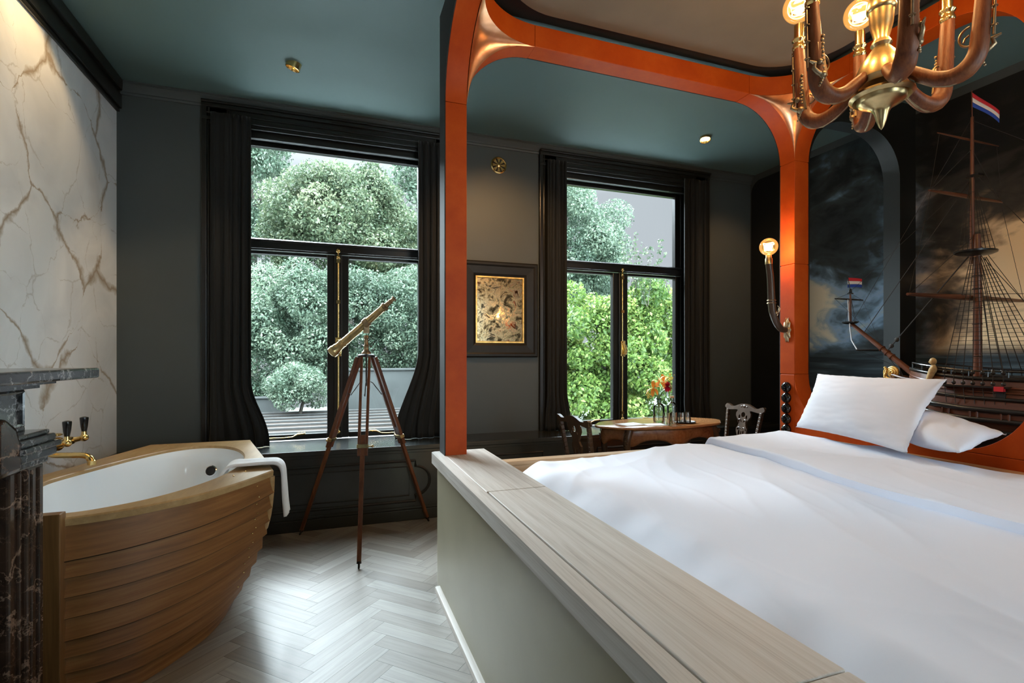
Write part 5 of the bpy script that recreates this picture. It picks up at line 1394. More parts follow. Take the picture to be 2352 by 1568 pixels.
def flower(kind, p, label, facing, seed):
    root = thing(kind, label, 'flower', p, 0, 'flowers in the bottle vase')
    s = MB(); stem_to(s, p); s.build('stem', MAT['stemgreen'], root)
    f = Vector(facing).normalized(); a = f.orthogonal().normalized(); b = f.cross(a)
    pm = MB(); rnd = random.Random(seed)
    if kind == 'dahlia':
        for ring, (n, sp, L_, w_) in enumerate(((14, 1.25, 0.050, 0.010), (13, 0.95, 0.046, 0.010), (11, 0.65, 0.040, 0.009), (8, 0.35, 0.032, 0.008), (4, 0.12, 0.024, 0.006))):
            for i in range(n):
                an = 2 * PI * (i + ring * 0.5) / n + rnd.uniform(-0.1, 0.1)
                petal(pm, p, f * math.cos(sp) + (a * math.cos(an) + b * math.sin(an)) * math.sin(sp), L_, w_, 0.0)
        pm.build('petals', MAT['petalred'], root, smooth=60)
    elif kind == 'lily':
        for i in range(6):
            an = 2 * PI * i / 6 + rnd.uniform(-0.15, 0.15)
            petal(pm, p, f * 0.5 + (a * math.cos(an) + b * math.sin(an)), 0.075, 0.017, 0.35)
        pm.build('petals', MAT['petalorange'], root, smooth=60)
        st_ = MB()
        for i in range(5):
            an = 2 * PI * i / 5; q = Vector(p) + f * 0.045 + (a * math.cos(an) + b * math.sin(an)) * 0.014
            st_.tube([p, q], 0.0012, 5); st_.ball(q, 0.0035, 6, 4)
        st_.build('stamens', MAT['petalyellow'], root)
    else:
        for i in range(22):
            q = Vector(p) + Vector((rnd.gauss(0, 0.022), rnd.gauss(0, 0.022), rnd.gauss(0, 0.02)))
            pm.ball(q, 0.0045, 6, 4)
            if i % 2 == 0: pm.tube([Vector(p) + Vector((0, 0, -0.04)), q], 0.0008, 4)
        pm.build('blossoms', MAT['petalyellow'], root)
    return root
flower('dahlia', (2.668, 3.61, 1.04), 'crimson dahlia in the bottle vase', (-0.5, -1, 0.15), 3)
flower('lily', (2.535, 3.62, 1.035), 'orange lily on the left side of the bouquet', (-0.8, -0.7, 0.1), 5)
flower('lily', (2.605, 3.64, 1.085), 'orange lily at the top of the bouquet', (-0.2, -0.8, 0.5), 8)
flower('lily', (2.70, 3.71, 1.075), 'orange lily behind the crimson dahlia', (0.3, -0.8, 0.5), 9)
flower('yellow_sprig', (2.77, 3.72, 1.125), 'fine yellow sprig at the far side of the bouquet', (0, 0, 1), 12)
flower('yellow_sprig', (2.50, 3.64, 0.985), 'fine yellow sprig low on the left of the bouquet', (0, 0, 1), 14)
lf = MB(); rnd = random.Random(4)
for i in range(16):
    an = rnd.uniform(0, 2 * PI); z = fz + rnd.uniform(0.0, 0.06)
    petal(lf, (fx + 0.01 * math.cos(an), fy + 0.01 * math.sin(an), z), (math.cos(an), math.sin(an), rnd.uniform(0.1, 1.0)), rnd.uniform(0.05, 0.09), 0.011, 0.3)
tag(lf.build('green_leaves', MAT['stemgreen'], smooth=60), 'green leaves around the flower stems in the bottle vase', 'leaves')

# ------------------------------------------------------------------ chandelier
CX, CY = 1.90, 1.306
cd = thing('chandelier', 'six-armed musket chandelier with globe bulbs hanging over the bed', 'chandelier', (CX, CY, 3.248))
MB().lathe([(0.07, 3.2475), (0.07, 3.238), (0.05, 3.228), (0.012, 3.222), (0.012, 2.80)], c=(CX, CY, 0), n=24).build('ceiling_rod', MAT['oldbrass'], cd, smooth=45)
MB().lathe([(0.012, 2.82), (0.022, 2.81), (0.034, 2.79), (0.022, 2.77), (0.018, 2.755), (0.040, 2.74), (0.044, 2.72), (0.024, 2.70), (0.020, 2.714), (0.046, 2.699), (0.050, 2.679), (0.030, 2.664), (0.022, 2.649), (0.026, 2.634), (0.042, 2.609), (0.047, 2.579), (0.046, 2.569), (0.040, 2.564), (0.036, 2.514), (0.024, 2.464), (0.030, 2.454), (0.034, 2.444), (0.026, 2.434), (0.045, 2.409), (0.066, 2.379), (0.080, 2.344), (0.085, 2.314), (0.07, 2.296)], c=(CX, CY, 0), n=32).build('baluster', MAT['oldbrass'], cd, smooth=45)
MB().lathe([(0.075, 2.268), (0.100, 2.262), (0.102, 2.254), (0.094, 2.248), (0.090, 2.244), (0.080, 2.262), (0.076, 2.237), (0.070, 2.23), (0.056, 2.222), (0.045, 2.216), (0.032, 2.208), (0.024, 2.195), (0.016, 2.165), (0.008, 2.142), (0.001, 2.132)], c=(CX, CY, 0), n=36).build('finial', MAT['oldbrass'], cd, smooth=40)
for i in range(6):
    al = R(16 + 60 * i)
    # lateral axis to the camera's right, front axis towards the camera
    rx, ry = math.cos(YAW), -math.sin(YAW)
    fx_, fy_ = -math.sin(R(54.6)), -math.cos(R(54.6)); rx, ry = math.cos(R(54.6)), -math.sin(R(54.6))
    hd = Vector((rx * math.cos(al) + fx_ * math.sin(al), ry * math.cos(al) + fy_ * math.sin(al), 0)).normalized()
    sd = Vector((-hd.y, hd.x, 0)); O = Vector((CX, CY, 0))
    P = lambda r_, z, s=0.0: O + hd * r_ + sd * s + Vector((0, 0, z))
    pth = catmull([P(0.055, 2.334), P(0.10, 2.296), P(0.15, 2.256), P(0.195, 2.239), P(0.235, 2.249), P(0.262, 2.289), P(0.270, 2.354), P(0.277, 2.454), P(0.284, 2.564)], 5)
    k = len(pth)
    def rad(t): return lerp(0.021, 0.034, t / 0.5) if t < 0.5 else lerp(0.034, 0.023, (t - 0.5) / 0.5)
    a_ = MB().tube(pth, [rad(j / (k - 1)) for j in range(k)], 14, flat=0.85).build('arm', MAT['gunstock'], cd, smooth=60)
    o = MB()
    # side plate, ramrod pipes and rod
    o.tube([P(0.302, 2.334, 0.0), P(0.308, 2.554, 0.0)], 0.0045, 8)
    for z in (2.364, 2.424, 2.484, 2.544): o.tube([P(0.303, z, 0) + sd * (0.008 * math.cos(t)) + hd * (0.008 * math.sin(t)) for t in [2 * PI * q / 10 for q in range(10)]], 0.0025, 5, closed=True)
    o.bar(P(0.255, 2.294, 0.024), P(0.272, 2.414, 0.022), 0.007, 0.022, up=hd)
    for q in range(9): o.ball(P(0.262 + 0.003 * (q % 2), 2.324 + q * 0.014, 0.026), 0.006, 8, 5)
    # trigger guard
    o.tube([P(0.245 - 0.028 * math.sin(t), 2.354 - 0.032 * math.cos(t)) for t in [PI * q / 10 for q in range(11)]], 0.0038, 6)
    o.tube([P(0.243, 2.359), P(0.232, 2.352), P(0.228, 2.339)], 0.003, 6)
    # flintlock hammer outside the elbow
    h0 = P(0.265, 2.296, 0.028)
    o.tube([h0, h0 + hd * 0.018 + Vector((0, 0, 0.006)), h0 + hd * 0.035 + Vector((0, 0, 0.02)), h0 + hd * 0.030 + Vector((0, 0, 0.04))], [0.010, 0.008, 0.007, 0.005], 8)
    o.ball(h0, 0.014, 10, 6); o.ball(h0 + hd * 0.012 + Vector((0, 0, 0.045)), 0.011, 10, 6); o.tube([h0 + hd * 0.028 + Vector((0, 0, 0.038)), h0 + hd * 0.052 + Vector((0, 0, 0.045))], [0.007, 0.003], 6)
    for q in range(4): o.ball(h0 + hd * (0.004 * q) + Vector((0, 0, -0.012 - 0.009 * q)), 0.007 - 0.001 * q, 8, 5)
    o.tube([P(0.10, 2.27, 0.0), P(0.15, 2.23, 0), P(0.195, 2.213, 0), P(0.232, 2.223, 0)], 0.005, 6)
    o.build('lock_fittings', MAT['bronze'], a_, smooth=60)
    MB().lathe([(0.021, 2.554), (0.025, 2.564), (0.025, 2.57), (0.021, 2.574), (0.021, 2.589), (0.026, 2.594), (0.026, 2.6), (0.018, 2.606), (0.018, 2.66)], c=(P(0.284, 0).x, P(0.284, 0).y, 0), n=20).build('socket', MAT['brass'], a_, smooth=45)
    bp = P(0.284, 2.735)
    bulb(cd, tuple(bp), 0.060)
    point('chandelier_glow', bp, CHAND, LAMP, 0.03)
# ------------------------------------------------------------------ model ship in the niche behind the bed head
SX = 3.78
MY = 2.012
ped = MB(); ped.box(3.30, 4.40, 0.75, 2.70, 0.0, 0.66); ped.box(3.28, 4.405, 0.73, 2.72, 0.66, 0.69)
tag(ped.build('display_plinth', MAT['black'], smooth=0, bevel=0.004), 'low black plinth under the model ship', 'plinth')
sh = thing('model_ship', 'large wooden model sailing ship standing behind the bed head', 'model ship', (SX, 1.7, 0.69))
ST = [(0.86, 0.17, 0.90, 1.42), (0.95, 0.20, 0.80, 1.36), (1.10, 0.225, 0.72, 1.26), (1.35, 0.245, 0.70, 1.19), (1.65, 0.25, 0.70, 1.165), (1.95, 0.245, 0.70, 1.17), (2.12, 0.225, 0.71, 1.185), (2.24, 0.18, 0.74, 1.20), (2.32, 0.12, 0.79, 1.21), (2.37, 0.06, 0.86, 1.215), (2.39, 0.012, 0.95, 1.215)]
def station(y):
    for a, b in zip(ST, ST[1:]):
        if a[0] <= y <= b[0]:
            t = (y - a[0]) / (b[0] - a[0]); t2 = t
            return [lerp(a[i], b[i], t2) for i in range(4)]
    return list(ST[-1])
def hullp(y, v, side):
    """v 0 keel to 1 rail"""
    _, hw, kz, rz = station(y)
    z = lerp(kz, rz, v)
    w_ = hw * (math.sin(min(1.0, v / 0.55) * PI / 2) ** 0.75) * (1.0 if v < 0.55 else 1 - 0.22 * ((v - 0.55) / 0.45) ** 1.5)
    return Vector((SX - side * w_, y, z))
hm = MB()
for side in (1, -1):
    hm.grid(70, 26, lambda u, v, s=side: hullp(lerp(0.86, 2.39, u), v, s))
hm.build('hull', MAT['shipwood'], sh, smooth=60, recalc=False)
dk = MB(); dk.grid(40, 2, lambda u, v: hullp(lerp(0.87, 2.385, u), 0.93, 1 if v < 0.5 else -1)); dk.build('deck', MAT['shipwood'], sh, smooth=0)
tr = MB(); tr.prism([(SX - 0.17, 0.95), (SX + 0.17, 0.95), (SX + 0.15, 1.44), (SX - 0.15, 1.44)], 0.84, 0.862, 'y'); tr.build('transom', MAT['shipwood'], sh, smooth=0)
wl = MB()
for v, r_ in ((0.36, 0.013), (0.50, 0.014), (0.62, 0.016), (0.76, 0.012), (1.0, 0.012)):
    for side in (1, -1):
        wl.tube([hullp(lerp(0.87, 2.385, i / 40), v, side) for i in range(41)], r_, 8)
wl.build('wales', MAT['black'], sh, smooth=60)
rl = MB()
for side in (1, -1):
    for v, r_ in ((0.90, 0.006), (0.84, 0.005)): rl.tube([hullp(lerp(0.87, 2.38, i / 40), v, side) + Vector((-side * 0.004, 0, 0)) for i in range(41)], r_, 6)
rl.build('rub_rails', MAT['mast'], sh)
for y in [1.0 + 0.15 * i for i in range(9)]:
    for side in (1, -1):
        for dy in (-0.018, 0.018):
            MB().tube([hullp(y + dy, v, side) + Vector((-side * 0.004, 0, 0)) for v in (0.51, 0.55, 0.6, 0.64)], 0.006, 6).build('rib', MAT['shipwood'], sh)
for y in (1.22, 1.50, 1.78):
    p = hullp(y, 0.82, 1)
    gp = MB().box(p.x - 0.012, p.x + 0.02, y - 0.022, y + 0.022, p.z - 0.018, p.z + 0.018).build('gun_port', MAT['blackmatt'], sh, smooth=0)
    MB().box(p.x - 0.03, p.x - 0.008, y - 0.022, y + 0.022, p.z + 0.018, p.z + 0.045).build('port_lid', MAT['flagred'], gp, smooth=0)
# bulwark rail with stanchions
bw = MB()
for side in (1, -1):
    pts = [hullp(lerp(0.9, 2.34, i / 30), 1.0, side) + Vector((0, 0, 0.045)) for i in range(31)]
    bw.tube(pts, 0.005, 6)
    for i in range(0, 31, 2): bw.tube([pts[i], pts[i] - Vector((0, 0, 0.045))], 0.004, 5)
bw.build('bulwark_rail', MAT['black'], sh)
# beak and gilded scroll
bk = MB(); bk.tube(catmull([(SX, 2.37, 1.02), (SX, 2.44, 1.08), (SX, 2.50, 1.13), (SX, 2.53, 1.17)], 5), [0.03, 0.028, 0.028, 0.027, 0.026, 0.025, 0.024, 0.023, 0.022, 0.021, 0.02, 0.019, 0.018, 0.017, 0.016, 0.014], 8)
for side in (1, -1): bk.tube([hullp(2.30, 0.85, side), (SX - side * 0.05, 2.42, 1.15), (SX - side * 0.01, 2.52, 1.17)], 0.008, 6)
bk.build('beak', MAT['shipwood'], sh)
gs = MB()
pts = []
for i in range(40):
    t = i / 39; a = 5.5 * PI * t; r_ = 0.040 * (1 - 0.88 * t)
    pts.append((SX - 0.02 * t, 2.515 + r_ * math.cos(a), 1.185 + r_ * math.sin(a)))
gs.tube(pts, [lerp(0.011, 0.006, i / 39) for i in range(40)], 7)
gs.tube(catmull([(SX, 2.47, 1.14), (SX - 0.01, 2.50, 1.13), (SX - 0.01, 2.55, 1.145), (SX, 2.575, 1.18), (SX, 2.565, 1.215)], 5), 0.010, 7)
for q in range(8): gs.ball((SX - 0.012, 2.56 + 0.006 * math.sin(q), 1.14 + q * 0.011), 0.010, 8, 5)
gs.build('gilded_scroll', MAT['gold'], sh, smooth=60)
# carved bust on the rail
bu = MB(); bp_ = Vector((3.60, 2.15, 1.135))
bu.tube(catmull([bp_ + Vector((-0.012, 0.03, 0.0)), bp_ + Vector((-0.004, 0.012, 0.05)), bp_ + Vector((0, 0, 0.09)), bp_ + Vector((0, 0.0, 0.11))], 4), [0.012, 0.013, 0.015, 0.017, 0.019, 0.02, 0.021, 0.021, 0.020, 0.017, 0.014, 0.012, 0.011], 10)
bu.ball(bp_ + Vector((0, 0.003, 0.132)), 0.020, 12, 8, (0.9, 1, 1.2)); bu.ball(bp_ + Vector((-0.003, 0.022, 0.128)), 0.005, 6, 4)
bu.build('carved_bust', plain('pale carved wood', (0.50, 0.36, 0.16), 0.5, vary=0.25, vscale=50), sh, smooth=60)
# anchor at the bow
an = MB(); ac = hullp(2.22, 0.62, 1) + Vector((-0.03, 0.02, 0))
an.tube([ac + Vector((0, 0.035 * math.cos(a) - 0.02, 0.075 * math.sin(a))) for a in [-PI / 2 + PI * i / 12 for i in range(13)]], 0.006, 7)
an.tube([ac + Vector((0, -0.03, 0.0)), ac + Vector((0, 0.02, 0.005))], 0.005, 7)
an.build('anchor', MAT['palerope'], sh, label='pale anchor')
# masts, tops and yards
MS = MAT['mast']
fm = MB().tube([(SX, MY, 1.12), (SX, MY, 1.55), (SX, MY, 2.02), (SX, MY, 2.06)], [0.024, 0.022, 0.018, 0.014], 14).build('mast', MS, sh, smooth=60)
MB().tube([(SX - 0.0, MY + 0.028, 1.88), (SX, MY + 0.028, 2.40), (SX, MY + 0.028, 2.80)], [0.013, 0.011, 0.008], 12).build('topmast', MS, fm, smooth=60)
MB().lathe([(0.02, 1.925), (0.085, 1.935), (0.108, 1.945), (0.110, 1.955), (0.02, 1.957)], M=Matrix.Translation((SX, MY + 0.01, 0)) @ Matrix.Diagonal((1.15, 0.9, 1, 1)), n=28).build('mast_top', MAT['black'], fm, smooth=40)
tt = MB(); tt.box(SX - 0.03, SX + 0.03, MY - 0.02, MY + 0.05, 2.42, 2.432); pass
tt.build('mast_cap', MAT['black'], fm)
for z in (1.30, 1.40, 1.50, 1.60, 1.72, 1.80): MB().tube([(SX + 0.023 * math.cos(a), MY + 0.023 * math.sin(a), z) for a in [2 * PI * i / 14 for i in range(14)]], 0.003, 5, closed=True).build('mast_band', MAT['rope'], fm)
def yard(z, half, r_, dy, name='yard'):
    n = 13
    MB().tube([(SX + lerp(-half, half, i / (n - 1)), MY + dy, z) for i in range(n)], [r_ * (0.45 + 0.55 * (1 - abs(2 * i / (n - 1) - 1) ** 1.6)) for i in range(n)], 10).build(name, MS, fm, smooth=60)
yard(1.668, 0.575, 0.019, 0.04); yard(2.31, 0.36, 0.013, 0.055); yard(2.665, 0.30, 0.007, 0.045)
# second mast further aft
m2 = MB().tube([(SX, 1.22, 1.15), (SX, 1.22, 2.1), (SX, 1.22, 3.05)], [0.026, 0.02, 0.008], 14).build('mast', MS, sh, smooth=60)
MB().lathe([(0.02, 2.00), (0.085, 2.01), (0.11, 2.02), (0.11, 2.03), (0.02, 2.032)], c=(SX, 1.22, 0), n=28).build('mast_top', MAT['black'], m2, smooth=40)
# bowsprit with its little topmast
B0, B1 = Vector((SX, 2.36, 1.16)), Vector((SX, 2.825, 1.55))
bs_ = MB().tube([B0, B0.lerp(B1, 0.5), B1], [0.021, 0.018, 0.013], 12)
for t in (0.35, 0.42, 0.5): bs_.tube([B0.lerp(B1, t) + Vector((0.021 * math.cos(a), 0.021 * math.sin(a) * -0.64, 0.021 * math.sin(a) * 0.77)) for a in [2 * PI * i / 12 for i in range(12)]], 0.004, 5, closed=True)
bo = bs_.build('bowsprit', MS, sh, smooth=60)
MB().lathe([(0.012, 1.548), (0.042, 1.553), (0.055, 1.560), (0.056, 1.568), (0.012, 1.57)], c=(SX, 2.835, 0), n=22).build('sprit_top', MAT['black'], bo, smooth=40)
MB().tube([(SX, 2.835, 1.53), (SX, 2.835, 1.70), (SX, 2.835, 1.80)], [0.010, 0.008, 0.006], 10).build('sprit_topmast', MS, bo)
MB().tube([(SX - 0.15, 2.845, 1.742), (SX, 2.845, 1.742), (SX + 0.15, 2.845, 1.742)], [0.004, 0.007, 0.004], 8).build('sprit_yard', MAT['black'], bo)
MB().tube([(SX - 0.17, 2.66, 1.345), (SX, 2.66, 1.345), (SX + 0.17, 2.66, 1.345)], [0.005, 0.009, 0.005], 8).build('spritsail_yard', MAT['black'], bo)
bc = MB(); bc.ball((SX, 2.835, 1.80), 0.013); bc.ball((SX, 2.835, 1.815), 0.010); bc.box(SX - 0.014, SX + 0.014, 2.82, 2.85, 1.782, 1.79); bc.tube([(SX, 2.835, 1.81), (SX - 0.005, 2.85, 1.915)], 0.0028, 6)
bc.build('flag_staff', MAT['black'], bo)
def flag(pole, base, dirv, L_, H_, wave, sag, name='flag'):
    b = Vector(base); d = Vector(dirv).normalized()
    fl = MB(); s = Vector((-d.y, d.x, 0))
    for k in range(3):
        def fn(u, v, k=k):
            t = (k + v) / 3
            return b + d * (L_ * u) + s * (wave * math.sin(u * 5.0 + t)) + Vector((0, 0, -H_ * t * (1 - 0.15 * u) - sag * u * u))
        fl.grid(14, 4, fn, mi=k)
    fl.build(name, [MAT['flagred'], MAT['flagwhite'], MAT['flagblue']], pole, smooth=60, solid=0.0012, label='red, white and blue flag')
flag(bo, (SX - 0.005, 2.85, 1.912), (0.94, -0.34, 0), 0.105, 0.078, 0.006, 0.012)
MB().tube([(SX, MY + 0.028, 2.80), (SX - 0.004, MY + 0.028, 2.965)], 0.003, 6).build('flag_staff', MAT['mast'], fm)
flag(fm, (SX - 0.004, MY + 0.028, 2.955), (0.55, -0.6, -0.75), 0.175, 0.085, 0.01, 0.03)
# channels with deadeyes, shrouds and ratlines
for side in (1, -1):
    cm = MB(); p0 = hullp(2.08, 0.97, side); p1 = hullp(1.74, 0.97, side)
    cm.box(min(p0.x, p0.x - side * 0.06), max(p0.x, p0.x - side * 0.06), 1.74, 2.08, 1.118, 1.128); cm.build('channel', MAT['black'], sh, smooth=0)
    de = MB(); sr = MB(); foot = []
    for i in range(7):
        y = lerp(2.055, 1.765, i / 6); x = p0.x - side * 0.052
        for z in (1.142, 1.205):
            de.ball((x, y, z), 0.012, 9, 6, (0.6, 1, 1))
        sr.tube([(x, y, 1.142), (x, y, 1.205)], 0.0025, 5); sr.tube([(x, y, 1.118), (x, y - 0.01, 1.02)], 0.002, 5)
        foot.append(Vector((x, y, 1.212)))
    de.build('deadeyes', MAT['black'], sh, smooth=60)
    topp = Vector((SX - side * 0.03, MY + 0.0, 1.915))
    tops = [topp + Vector((0, 0.02 - 0.008 * i, 0)) for i in range(7)]
    for a, b in zip(foot, tops): sr.tube([a, b], 0.0022, 5)
    for k in range(1, 26):
        t = k / 27
        sr.tube([a.lerp(b, t) for a, b in zip(foot, tops)], 0.0013, 4, caps=False)
    f2 = [Vector((SX - side * 0.115, MY + 0.04 - 0.025 * i, 1.955)) for i in range(4)]; t2 = [Vector((SX - side * 0.012, MY + 0.028, 2.42)) for i in range(4)]
    for a, b in zip(f2, t2): sr.tube([a, b], 0.0018, 5)
    for k in range(1, 12): sr.tube([a.lerp(b, k / 13) for a, b in zip(f2, t2)], 0.0011, 4, caps=False)
    sr.build('shrouds', MAT['rope'], sh)
rg = MB()
def line(a, b, r_=0.0018): rg.tube([a, b], r_, 5)
bm_ = B0.lerp(B1, 0.44); be = B0.lerp(B1, 0.80)
line((SX, MY + 0.03, 1.95), bm_, 0.004); line((SX, MY + 0.03, 2.42), be, 0.0026); line((SX, MY + 0.03, 2.79), B1, 0.0016); line((SX, MY + 0.03, 2.42), (SX, 2.835, 1.80), 0.0012)
for t in (0.93, 0.86): rg.ball(Vector((SX, MY + 0.03, 1.95)).lerp(bm_, t), 0.014, 10, 6, (0.8, 1.2, 1.2))
for s in (-1, 1):
    line((SX + s * 0.56, MY + 0.04, 1.668), (SX, MY + 0.02, 2.05)); line((SX + s * 0.56, MY + 0.04, 1.668), (SX + s * 0.34, MY + 0.055, 2.31), 0.0013)
    line((SX + s * 0.35, MY + 0.055, 2.31), (SX, MY + 0.03, 2.60)); line((SX + s * 0.35, MY + 0.055, 2.31), (SX + s * 0.28, MY + 0.045, 2.665), 0.0012)
    line((SX + s * 0.56, MY + 0.04, 1.668), (SX, 1.22, 1.6), 0.0014); line((SX + s * 0.35, MY + 0.055, 2.31), (SX, 1.22, 2.05), 0.0012)
    line((SX + s * 0.14, 2.845, 1.742), (SX, 2.835, 1.79), 0.001); line((SX + s * 0.05, 2.835, 1.565), (SX, 2.835, 1.78), 0.0012); line((SX + s * 0.03, 2.81, 1.565), (SX, 2.835, 1.78), 0.0012)
    line((SX + s * 0.15, 2.845, 1.742), (SX, 2.62, 1.42), 0.0009); line((SX + s * 0.16, 2.66, 1.345), (SX, 2.42, 1.2), 0.001)
line((SX, MY, 2.42), (SX, 1.22, 1.2), 0.002); line((SX, MY, 1.95), (SX, 1.5, 1.2), 0.002); line((SX, MY + 0.03, 2.78), (SX, 1.22, 2.05), 0.0014)
line((SX, 2.60, 1.37), (SX, 2.41, 1.10), 0.002); line((SX, 2.50, 1.28), (SX, 2.40, 1.05), 0.0018)
rg.build('rigging', MAT['rope'], sh)
pr = MB().tube([(SX - 0.02, 2.84, 1.74), (SX - 0.03, 2.82, 1.56), (SX - 0.10, 2.75, 1.42), (SX - 0.165, 2.66, 1.35)], 0.0042, 7).build('pale_rope', MAT['palerope'], sh)
# ------------------------------------------------------------------ the garden outside
GZ = -2.9
struct(MB().box(-30, 40, YW + 0.5, 45, GZ - 0.2, GZ).build('ground', MAT['lawn'], smooth=0))
struct(MB().box(-7, 10, YW + 0.36, 8.1, -0.35, -0.2).build('bounce_deck', MAT['bounce'], smooth=0))  # unseen white deck added to bounce daylight onto the ceiling
rnpg = np.random.default_rng(11)
def leaf_mesh(name, mat, blobs, count, size, parent, squash=0.9, shell=0.55, droop=0.25, aspect=0.5):
    """blobs: (x, y, z, r, share, tone); leaves sit in the outer shell of each"""
    B = np.array([b[:4] for b in blobs]); T = np.array([b[5] if len(b) > 5 else 0.0 for b in blobs])
    wgt = B[:, 3] ** 2; wgt = wgt / wgt.sum()
    ix = rnpg.choice(len(B), count, p=wgt)
    d = rnpg.normal(size=(count, 3)); d /= np.linalg.norm(d, axis=1)[:, None]
    rr_ = (shell + (1.05 - shell) * rnpg.random(count) ** 0.6) * B[ix, 3]
    c = B[ix, :3] + d * rr_[:, None] * np.array([1, 1, squash])
    # blade axis hangs outwards and down, face looks outwards and up
    ax = rnpg.normal(size=(count, 3)) * 0.8 + d * 0.5 + np.array([0, 0, -droop]); ax /= np.linalg.norm(ax, axis=1)[:, None]
    up = d * 0.8 + np.array([0, 0, 0.6]) + rnpg.normal(size=(count, 3)) * 0.55
    sd = np.cross(ax, up); sd /= np.linalg.norm(sd, axis=1)[:, None] + 1e-9
    up = np.cross(sd, ax)
    L_ = size * (0.6 + 0.8 * rnpg.random(count))[:, None]; W_ = L_ * aspect
    v = np.empty((count, 4, 3))
    v[:, 0] = c - ax * L_ / 2; v[:, 1] = c + sd * W_ / 2 + up * W_ * 0.18; v[:, 2] = c + ax * L_ / 2; v[:, 3] = c - sd * W_ / 2 + up * W_ * 0.18
    inv = np.array(mw(parent).inverted()); v = v.reshape(-1, 3) @ inv[:3, :3].T + inv[:3, 3]
    me = bpy.data.meshes.new(name)
    me.vertices.add(count * 4); me.vertices.foreach_set('co', v.astype(np.float32).ravel())
    me.loops.add(count * 4); me.loops.foreach_set('vertex_index', np.arange(count * 4, dtype=np.int32))
    me.polygons.add(count); me.polygons.foreach_set('loop_start', np.arange(0, count * 4, 4, dtype=np.int32))
    try: me.polygons.foreach_set('loop_total', np.full(count, 4, dtype=np.int32))
    except Exception: pass
    me.update(calc_edges=True)
    at = me.attributes.new('tone', 'FLOAT', 'FACE')
    tone = np.clip(0.5 + T[ix] + 0.24 * rnpg.normal(size=count), 0, 1)
    at.data.foreach_set('value', tone.astype(np.float32))
    me.materials.append(mat)
    o = bpy.data.objects.new(name, me); COL.objects.link(o); o.parent = parent
    return o
def crown(c, rad, n, r0, r1, seed, lower=-0.6):
    rnd = random.Random(seed); out = []
    for i in range(n):
        while True:
            d = Vector((rnd.gauss(0, 1), rnd.gauss(0, 1), rnd.gauss(0, 1))).normalized()
            if d.z > lower: break
        k = rnd.uniform(0.62, 0.98)
        r_ = rnd.uniform(r0, r1)
        out.append((c[0] + d.x * rad[0] * k, c[1] + d.y * rad[1] * k, c[2] + d.z * rad[2] * k, r_, 1, rnd.gauss(0, 0.13)))
    out += [(c[0], c[1], c[2], min(rad) * 0.75, 1, -0.2)]
    return out
def limbs(mb, base, top, r_, seed, spread, n=7):
    rnd = random.Random(seed)
    mb.tube([base, Vector(base).lerp(Vector(top), 0.5) + Vector((rnd.uniform(-.15, .15), rnd.uniform(-.15, .15), 0)), top], [r_, r_ * 0.8, r_ * 0.45], 9)
    for i in range(n):
        t = rnd.uniform(0.35, 0.95); a = rnd.uniform(0, 2 * PI); p = Vector(base).lerp(Vector(top), t)
        q = p + Vector((math.cos(a) * spread[0], math.sin(a) * spread[1], rnd.uniform(0.2, 0.8) * spread[2])) * rnd.uniform(0.5, 0.9)
        mb.tube([p, p.lerp(q, 0.5) + Vector((0, 0, 0.1)), q], [r_ * 0.4, r_ * 0.25, r_ * 0.08], 6)
def tree(label, base, blobs, mat, count, size, r_, top, spread, seed, name='garden_tree', cat='tree', group='garden trees outside the windows', **kw):
    t = thing(name, label, cat, base, 0, group)
    tm_ = MB(); limbs(tm_, base, top, r_, seed, spread); tm_.build('trunk', MAT['bark'], t, smooth=60)
    leaf_mesh('foliage', mat, blobs, count, size, t, **kw)
    return t
# through the telescope window
tree('broad rounded olive green tree filling the upper telescope window', (0.5, 15.9, GZ), crown((0.47, 15.8, 4.8), (2.28, 1.75, 2.0), 95, 0.34, 0.62, 1), MAT['leaf_olive'], 80000, 0.095, 0.22, (0.5, 15.9, 5.0), (1.6, 1.4, 1.2), 1)
tree('grey green weeping tree at the left of the telescope window', (-2.9, 20.3, GZ), crown((-2.95, 20.3, 5.9), (2.1, 1.6, 4.9), 95, 0.42, 0.75, 2, -1), MAT['leaf_grey'], 60000, 0.115, 0.3, (-2.9, 20.3, 9.0), (1.2, 1.2, 1.5), 2, droop=0.9)
tree('dark evergreen tree far off at the right of the telescope window', (3.9, 24.5, GZ), crown((3.9, 24.5, 6.6), (3.0, 2.0, 4.6), 70, 0.5, 1.0, 3, -1), MAT['leaf_blue'], 24000, 0.19, 0.26, (3.9, 24.5, 9.5), (1.6, 1.3, 1.5), 3)
tree('blue green bushy tree behind the telescope in the lower panes', (0.2, 12.6, GZ), crown((-0.35, 12.75, 1.95), (1.75, 0.9, 1.55), 85, 0.26, 0.48, 4, -1) + crown((1.65, 12.75, 2.2), (1.0, 0.9, 1.5), 55, 0.24, 0.45, 5, -1) + crown((-1.75, 12.6, 1.15), (0.8, 0.7, 1.0), 34, 0.22, 0.4, 15, -1), MAT['leaf_blue'], 120000, 0.068, 0.15, (0.2, 12.6, 2.6), (1.5, 0.8, 0.8), 4)
s1 = tree('small dark leafy shrub on the garden roof below the bushy tree', (-0.62, 10.9, 0.16), crown((-0.62, 10.9, 0.72), (0.62, 0.5, 0.36), 26, 0.14, 0.26, 6, -0.8), MAT['leaf_grey'], 14000, 0.05, 0.035, (-0.62, 10.9, 0.9), (0.4, 0.4, 0.3), 6, name='garden_shrub', cat='shrub', group=None)
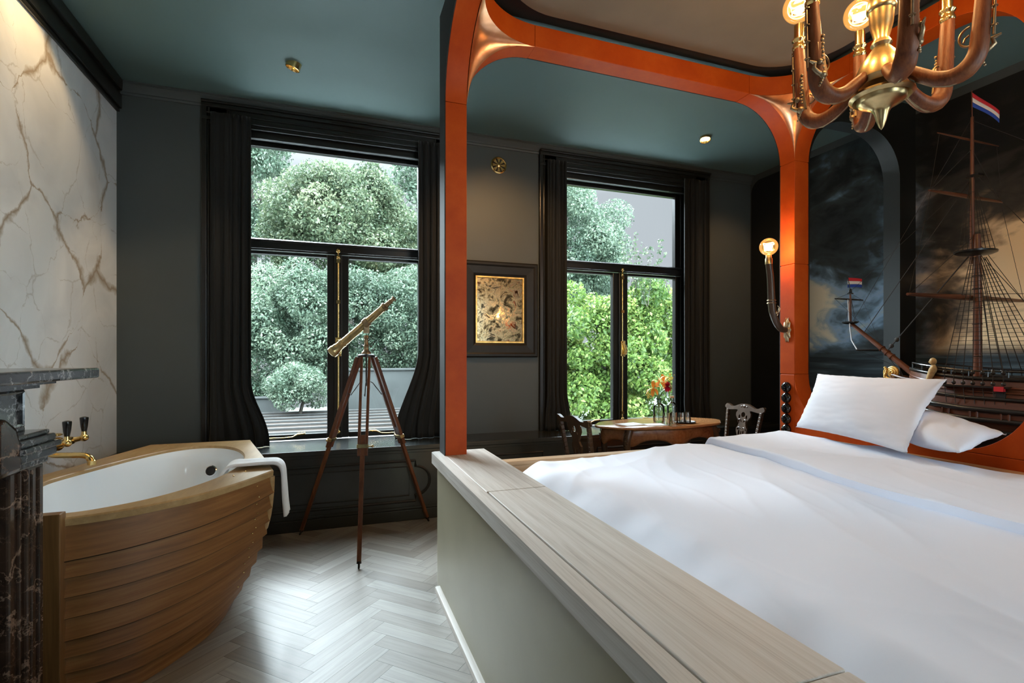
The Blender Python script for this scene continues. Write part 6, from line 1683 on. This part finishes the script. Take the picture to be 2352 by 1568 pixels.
# through the dining table window
tree('tall blue green tree at the left of the dining table window', (7.2, 15.2, GZ), crown((7.15, 15.2, 4.9), (2.25, 1.8, 2.9), 110, 0.32, 0.62, 7, -1), MAT['leaf_blue'], 85000, 0.088, 0.25, (7.2, 15.2, 6.5), (1.8, 1.5, 1.5), 7)
tree('bright lime green beech filling the lower dining table window', (4.9, 8.6, GZ), crown((4.3, 8.55, 0.9), (1.35, 0.75, 1.85), 80, 0.22, 0.42, 8, -1) + crown((5.9, 8.55, 0.95), (1.3, 0.75, 1.85), 80, 0.22, 0.42, 9, -1), MAT['leaf_lime'], 95000, 0.078, 0.14, (4.9, 8.6, 1.5), (1.8, 0.6, 0.8), 8, aspect=0.55)
tw_ = thing('leafy_twigs', 'thin leafy twigs against the sky in the dining table window', 'twigs', (5.5, 8.2, 1.9))
tws = MB(); rnd = random.Random(21); lb = []
for i in range(13):
    p = Vector((rnd.uniform(4.95, 6.2), rnd.uniform(7.9, 8.5), rnd.uniform(2.2, 2.6))); pts = [p]
    d = Vector((rnd.uniform(-0.35, 0.35), rnd.uniform(-0.2, 0.2), 1)).normalized()
    for k in range(9):
        d = (d + Vector((rnd.uniform(-0.22, 0.22), rnd.uniform(-0.15, 0.15), -0.02))).normalized(); pts.append(pts[-1] + d * rnd.uniform(0.08, 0.14))
    tws.tube(pts, [lerp(0.007, 0.002, k / 9) for k in range(10)], 5)
    for q in pts[1:]: lb += [(q.x + rnd.uniform(-.03, .03), q.y, q.z + rnd.uniform(-.03, .03), 0.045, 1, rnd.uniform(-0.45, -0.2))]
tws.build('stems', MAT['bark'], tw_); leaf_mesh('foliage', MAT['leaf_olive'], lb, 700, 0.06, tw_, aspect=0.6)
# flat roof with raised pale battens, low wall beyond
rf = thing('garden_roof', 'low brown roof with pale battens below the telescope window', 'roof', (-0.5, 8.8, -0.1))
MB().box(-5.5, 3.3, 8.15, 11.55, 0.02, 0.13).build('roof_deck', MAT['rooftile'], rf, smooth=0)
for i in range(7):
    y = 8.3 + 0.5 * i
    MB().box(-5.5, 3.3, y, y + 0.07, 0.13, 0.165).build('batten', MAT['batten'], rf, smooth=0, bevel=0.006)
MB().box(-5.4, 3.2, 8.2, 11.4, GZ, 0.02).build('outhouse_wall', MAT['render'], rf, smooth=0)
gw = MB(); gw.box(-4.0, -0.95, 11.6, 11.75, GZ, 0.42); gw.box(-4.02, -0.93, 11.57, 11.78, 0.42, 0.46)
tag(gw.build('garden_wall', MAT['render'], smooth=0, bevel=0.01), 'pale low garden wall at the left behind the battened roof', 'wall')
gw = MB(); gw.box(0.25, 2.9, 11.65, 11.8, GZ, 0.98); gw.box(0.22, 2.93, 11.62, 11.83, 0.98, 1.03)
tag(gw.build('garden_wall', MAT['render'], smooth=0, bevel=0.01), 'pale garden wall standing behind the tripod legs outside', 'wall')
